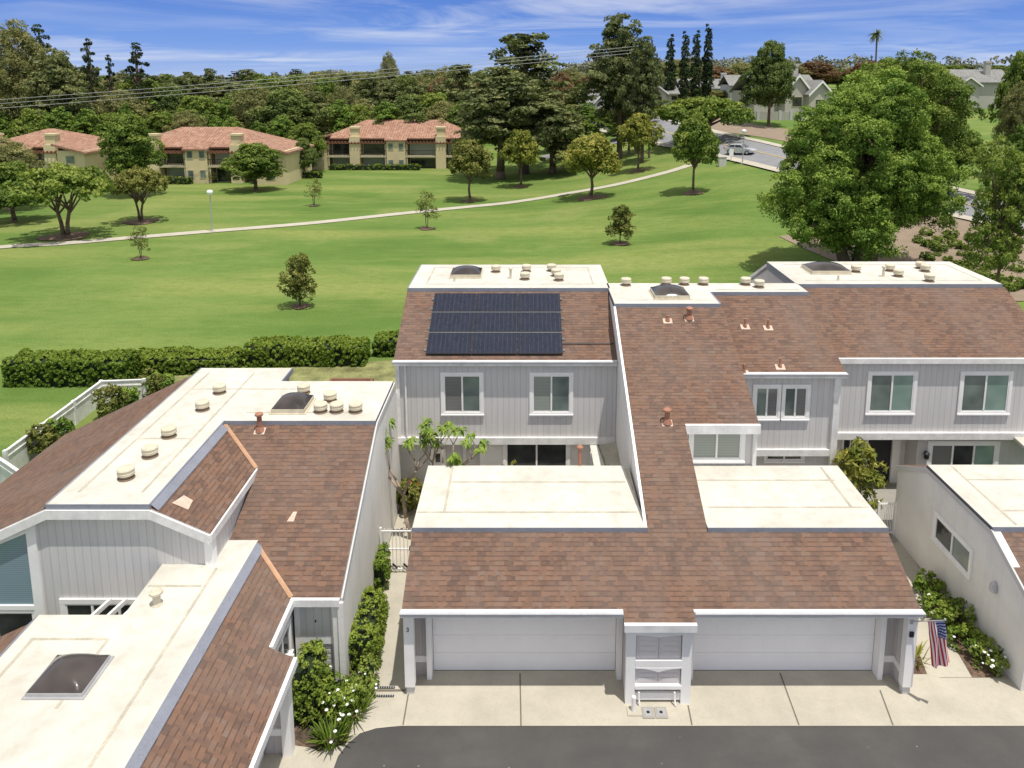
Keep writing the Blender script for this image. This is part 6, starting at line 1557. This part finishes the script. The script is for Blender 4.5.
# far wooded ridge: one mass nobody could count
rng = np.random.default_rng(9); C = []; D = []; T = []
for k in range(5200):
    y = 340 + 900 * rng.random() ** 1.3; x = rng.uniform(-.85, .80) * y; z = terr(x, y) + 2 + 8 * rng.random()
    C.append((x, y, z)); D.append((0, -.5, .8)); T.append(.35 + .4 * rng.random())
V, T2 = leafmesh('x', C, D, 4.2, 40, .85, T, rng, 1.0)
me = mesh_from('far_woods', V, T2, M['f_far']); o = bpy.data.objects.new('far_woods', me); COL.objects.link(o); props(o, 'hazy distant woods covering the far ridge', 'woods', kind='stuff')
# shrubs on the dirt slope, foundation hedges by the apartments
kit = None
for k in range(90):
    px = rr.uniform(915, 1022); py = rr.uniform(232, 296); p = G(px, py)
    if kit is None:
        kit = shrub('slope_shrub', 'small green shrub dotted on the bare dirt slope', p.x, p.y, 1.3, .8, 'f_mid', 200, ls=.12, group='small shrubs dotted on the dirt slope'); o = kit
    else: o = copy_tree(kit)
    s = rr.uniform(.35, 1.0); o.location = p; o.scale = (s, s, s); o.rotation_euler = (0, 0, rr.random() * 6)
def fhedge(x0, x1, py, label, seed, h=1.0, w=1.2, mat='f_hedge'):
    a = G(x0, py); c = G(x1, py); hedge('hedge', label, [(a.x, a.y), (c.x, c.y)], w, h, mat, seed, ls=.22, dens=3, z0=min(a.z, c.z), group=None)
fhedge(160, 192, 184, 'low hedge at the foot of the middle apartment block, left half', 301); fhedge(252, 322, 178, 'long low hedge on the rise right of the middle apartment block', 302); fhedge(330, 420, 170, 'low hedge before the right apartment block', 303, .9)
fhedge(408, 446, 166, 'low hedge right of the right apartment block', 304, 1.1)
# mesh copy of the post number so that it reads as real geometry
# ================================================================ LIGHT, SKY, CAMERA
sv = Vector((.17, -.22, 1.0)).normalized()
sd = bpy.data.lights.new('sun', 'SUN'); sd.energy = 4.2; sd.angle = math.radians(.53); sd.color = (1.0, .955, .89)
so = bpy.data.objects.new('sun', sd); COL.objects.link(so); so.rotation_euler = sv.to_track_quat('Z', 'Y').to_euler(); so.location = (20, -20, 60)
w = bpy.data.worlds.new('World'); SC.world = w; w.use_nodes = True; nt = w.node_tree
bg = nt.nodes['Background']
sky = nt.nodes.new('ShaderNodeTexSky'); sky.sky_type = 'NISHITA'; sky.sun_disc = False
sky.sun_elevation = math.asin(sv.z); sky.sun_rotation = math.atan2(sv.x, sv.y)
sky.air_density = 1.0; sky.dust_density = .3; sky.ozone_density = 2.0
tc = nt.nodes.new('ShaderNodeTexCoord'); sp = nt.nodes.new('ShaderNodeSeparateXYZ'); L(nt, tc.outputs['Generated'], sp.inputs[0])
# cloud layer: direction projected on a high plane, stretched into streaks
zz = math_n(nt, 'MAXIMUM', math_n(nt, 'ADD', sp.outputs[2], .06), .02)
cx_ = math_n(nt, 'DIVIDE', sp.outputs[0], zz); cy_ = math_n(nt, 'DIVIDE', sp.outputs[1], zz)
vec = combine(nt, cx_, cy_)
mp = nt.nodes.new('ShaderNodeMapping'); mp.inputs['Scale'].default_value = (.42, .62, 1); mp.inputs['Rotation'].default_value = (0, 0, .35); mp.inputs['Location'].default_value = (3.1, 1.7, 0)
L(nt, vec, mp.inputs[0])
wn = nt.nodes.new('ShaderNodeTexNoise'); wn.inputs['Scale'].default_value = .9; wn.inputs['Detail'].default_value = 9; wn.inputs['Roughness'].default_value = .62; wn.inputs['Distortion'].default_value = .8
L(nt, mp.outputs[0], wn.inputs['Vector'])
big = noise_n(nt, mapped(nt, vec, (.22, .3, 1)), .8, 3, .5)
f = math_n(nt, 'MULTIPLY', ramp(nt, wn.outputs[0], [(.43, (0, 0, 0)), (.68, (1, 1, 1))]), ramp(nt, big, [(.38, (0, 0, 0)), (.56, (1, 1, 1))]))
f = math_n(nt, 'MULTIPLY', f, ramp(nt, sp.outputs[2], [(.0, (.4, .4, .4)), (.04, (1, 1, 1))]))
hs = nt.nodes.new('ShaderNodeHueSaturation'); hs.inputs['Saturation'].default_value = 1.15; L(nt, sky.outputs[0], hs.inputs['Color'])
grad = ramp(nt, sp.outputs[2], [(0.0, (.30, .47, .86)), (.045, (.10, .26, .78)), (.11, (.035, .14, .62)), (.17, (.14, .27, .66)), (.34, (.72, .71, .71)), (1.0, (.66, .65, .63))])  # stops above the frame are whitened to add neutral fill light
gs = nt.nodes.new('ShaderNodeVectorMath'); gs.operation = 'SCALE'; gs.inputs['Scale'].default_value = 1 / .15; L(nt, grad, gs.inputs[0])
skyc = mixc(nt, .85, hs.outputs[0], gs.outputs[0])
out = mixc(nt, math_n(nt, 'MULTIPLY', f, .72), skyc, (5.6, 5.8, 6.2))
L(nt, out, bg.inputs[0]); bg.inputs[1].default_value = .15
cam = bpy.data.cameras.new('camera'); co = bpy.data.objects.new('camera', cam); COL.objects.link(co)
cam.sensor_width = 36; cam.lens = FL / 1024 * 36; cam.shift_x = (512 - PX) / 1024; cam.shift_y = (PY - 384) / 1024
cam.clip_start = .1; cam.clip_end = 6000
co.location = (0, 0, CH); co.rotation_euler = (PI / 2 - PIT, 0, 0)
SC.camera = co
SC.view_settings.view_transform = 'Standard'; SC.view_settings.look = 'None'; SC.view_settings.exposure = 0; SC.view_settings.gamma = 1
SC.cycles.max_bounces = 6; SC.cycles.transparent_max_bounces = 4
for o in bpy.data.objects:
    for k in ('_o', '_x'):
        if k in o.keys(): del o[k]
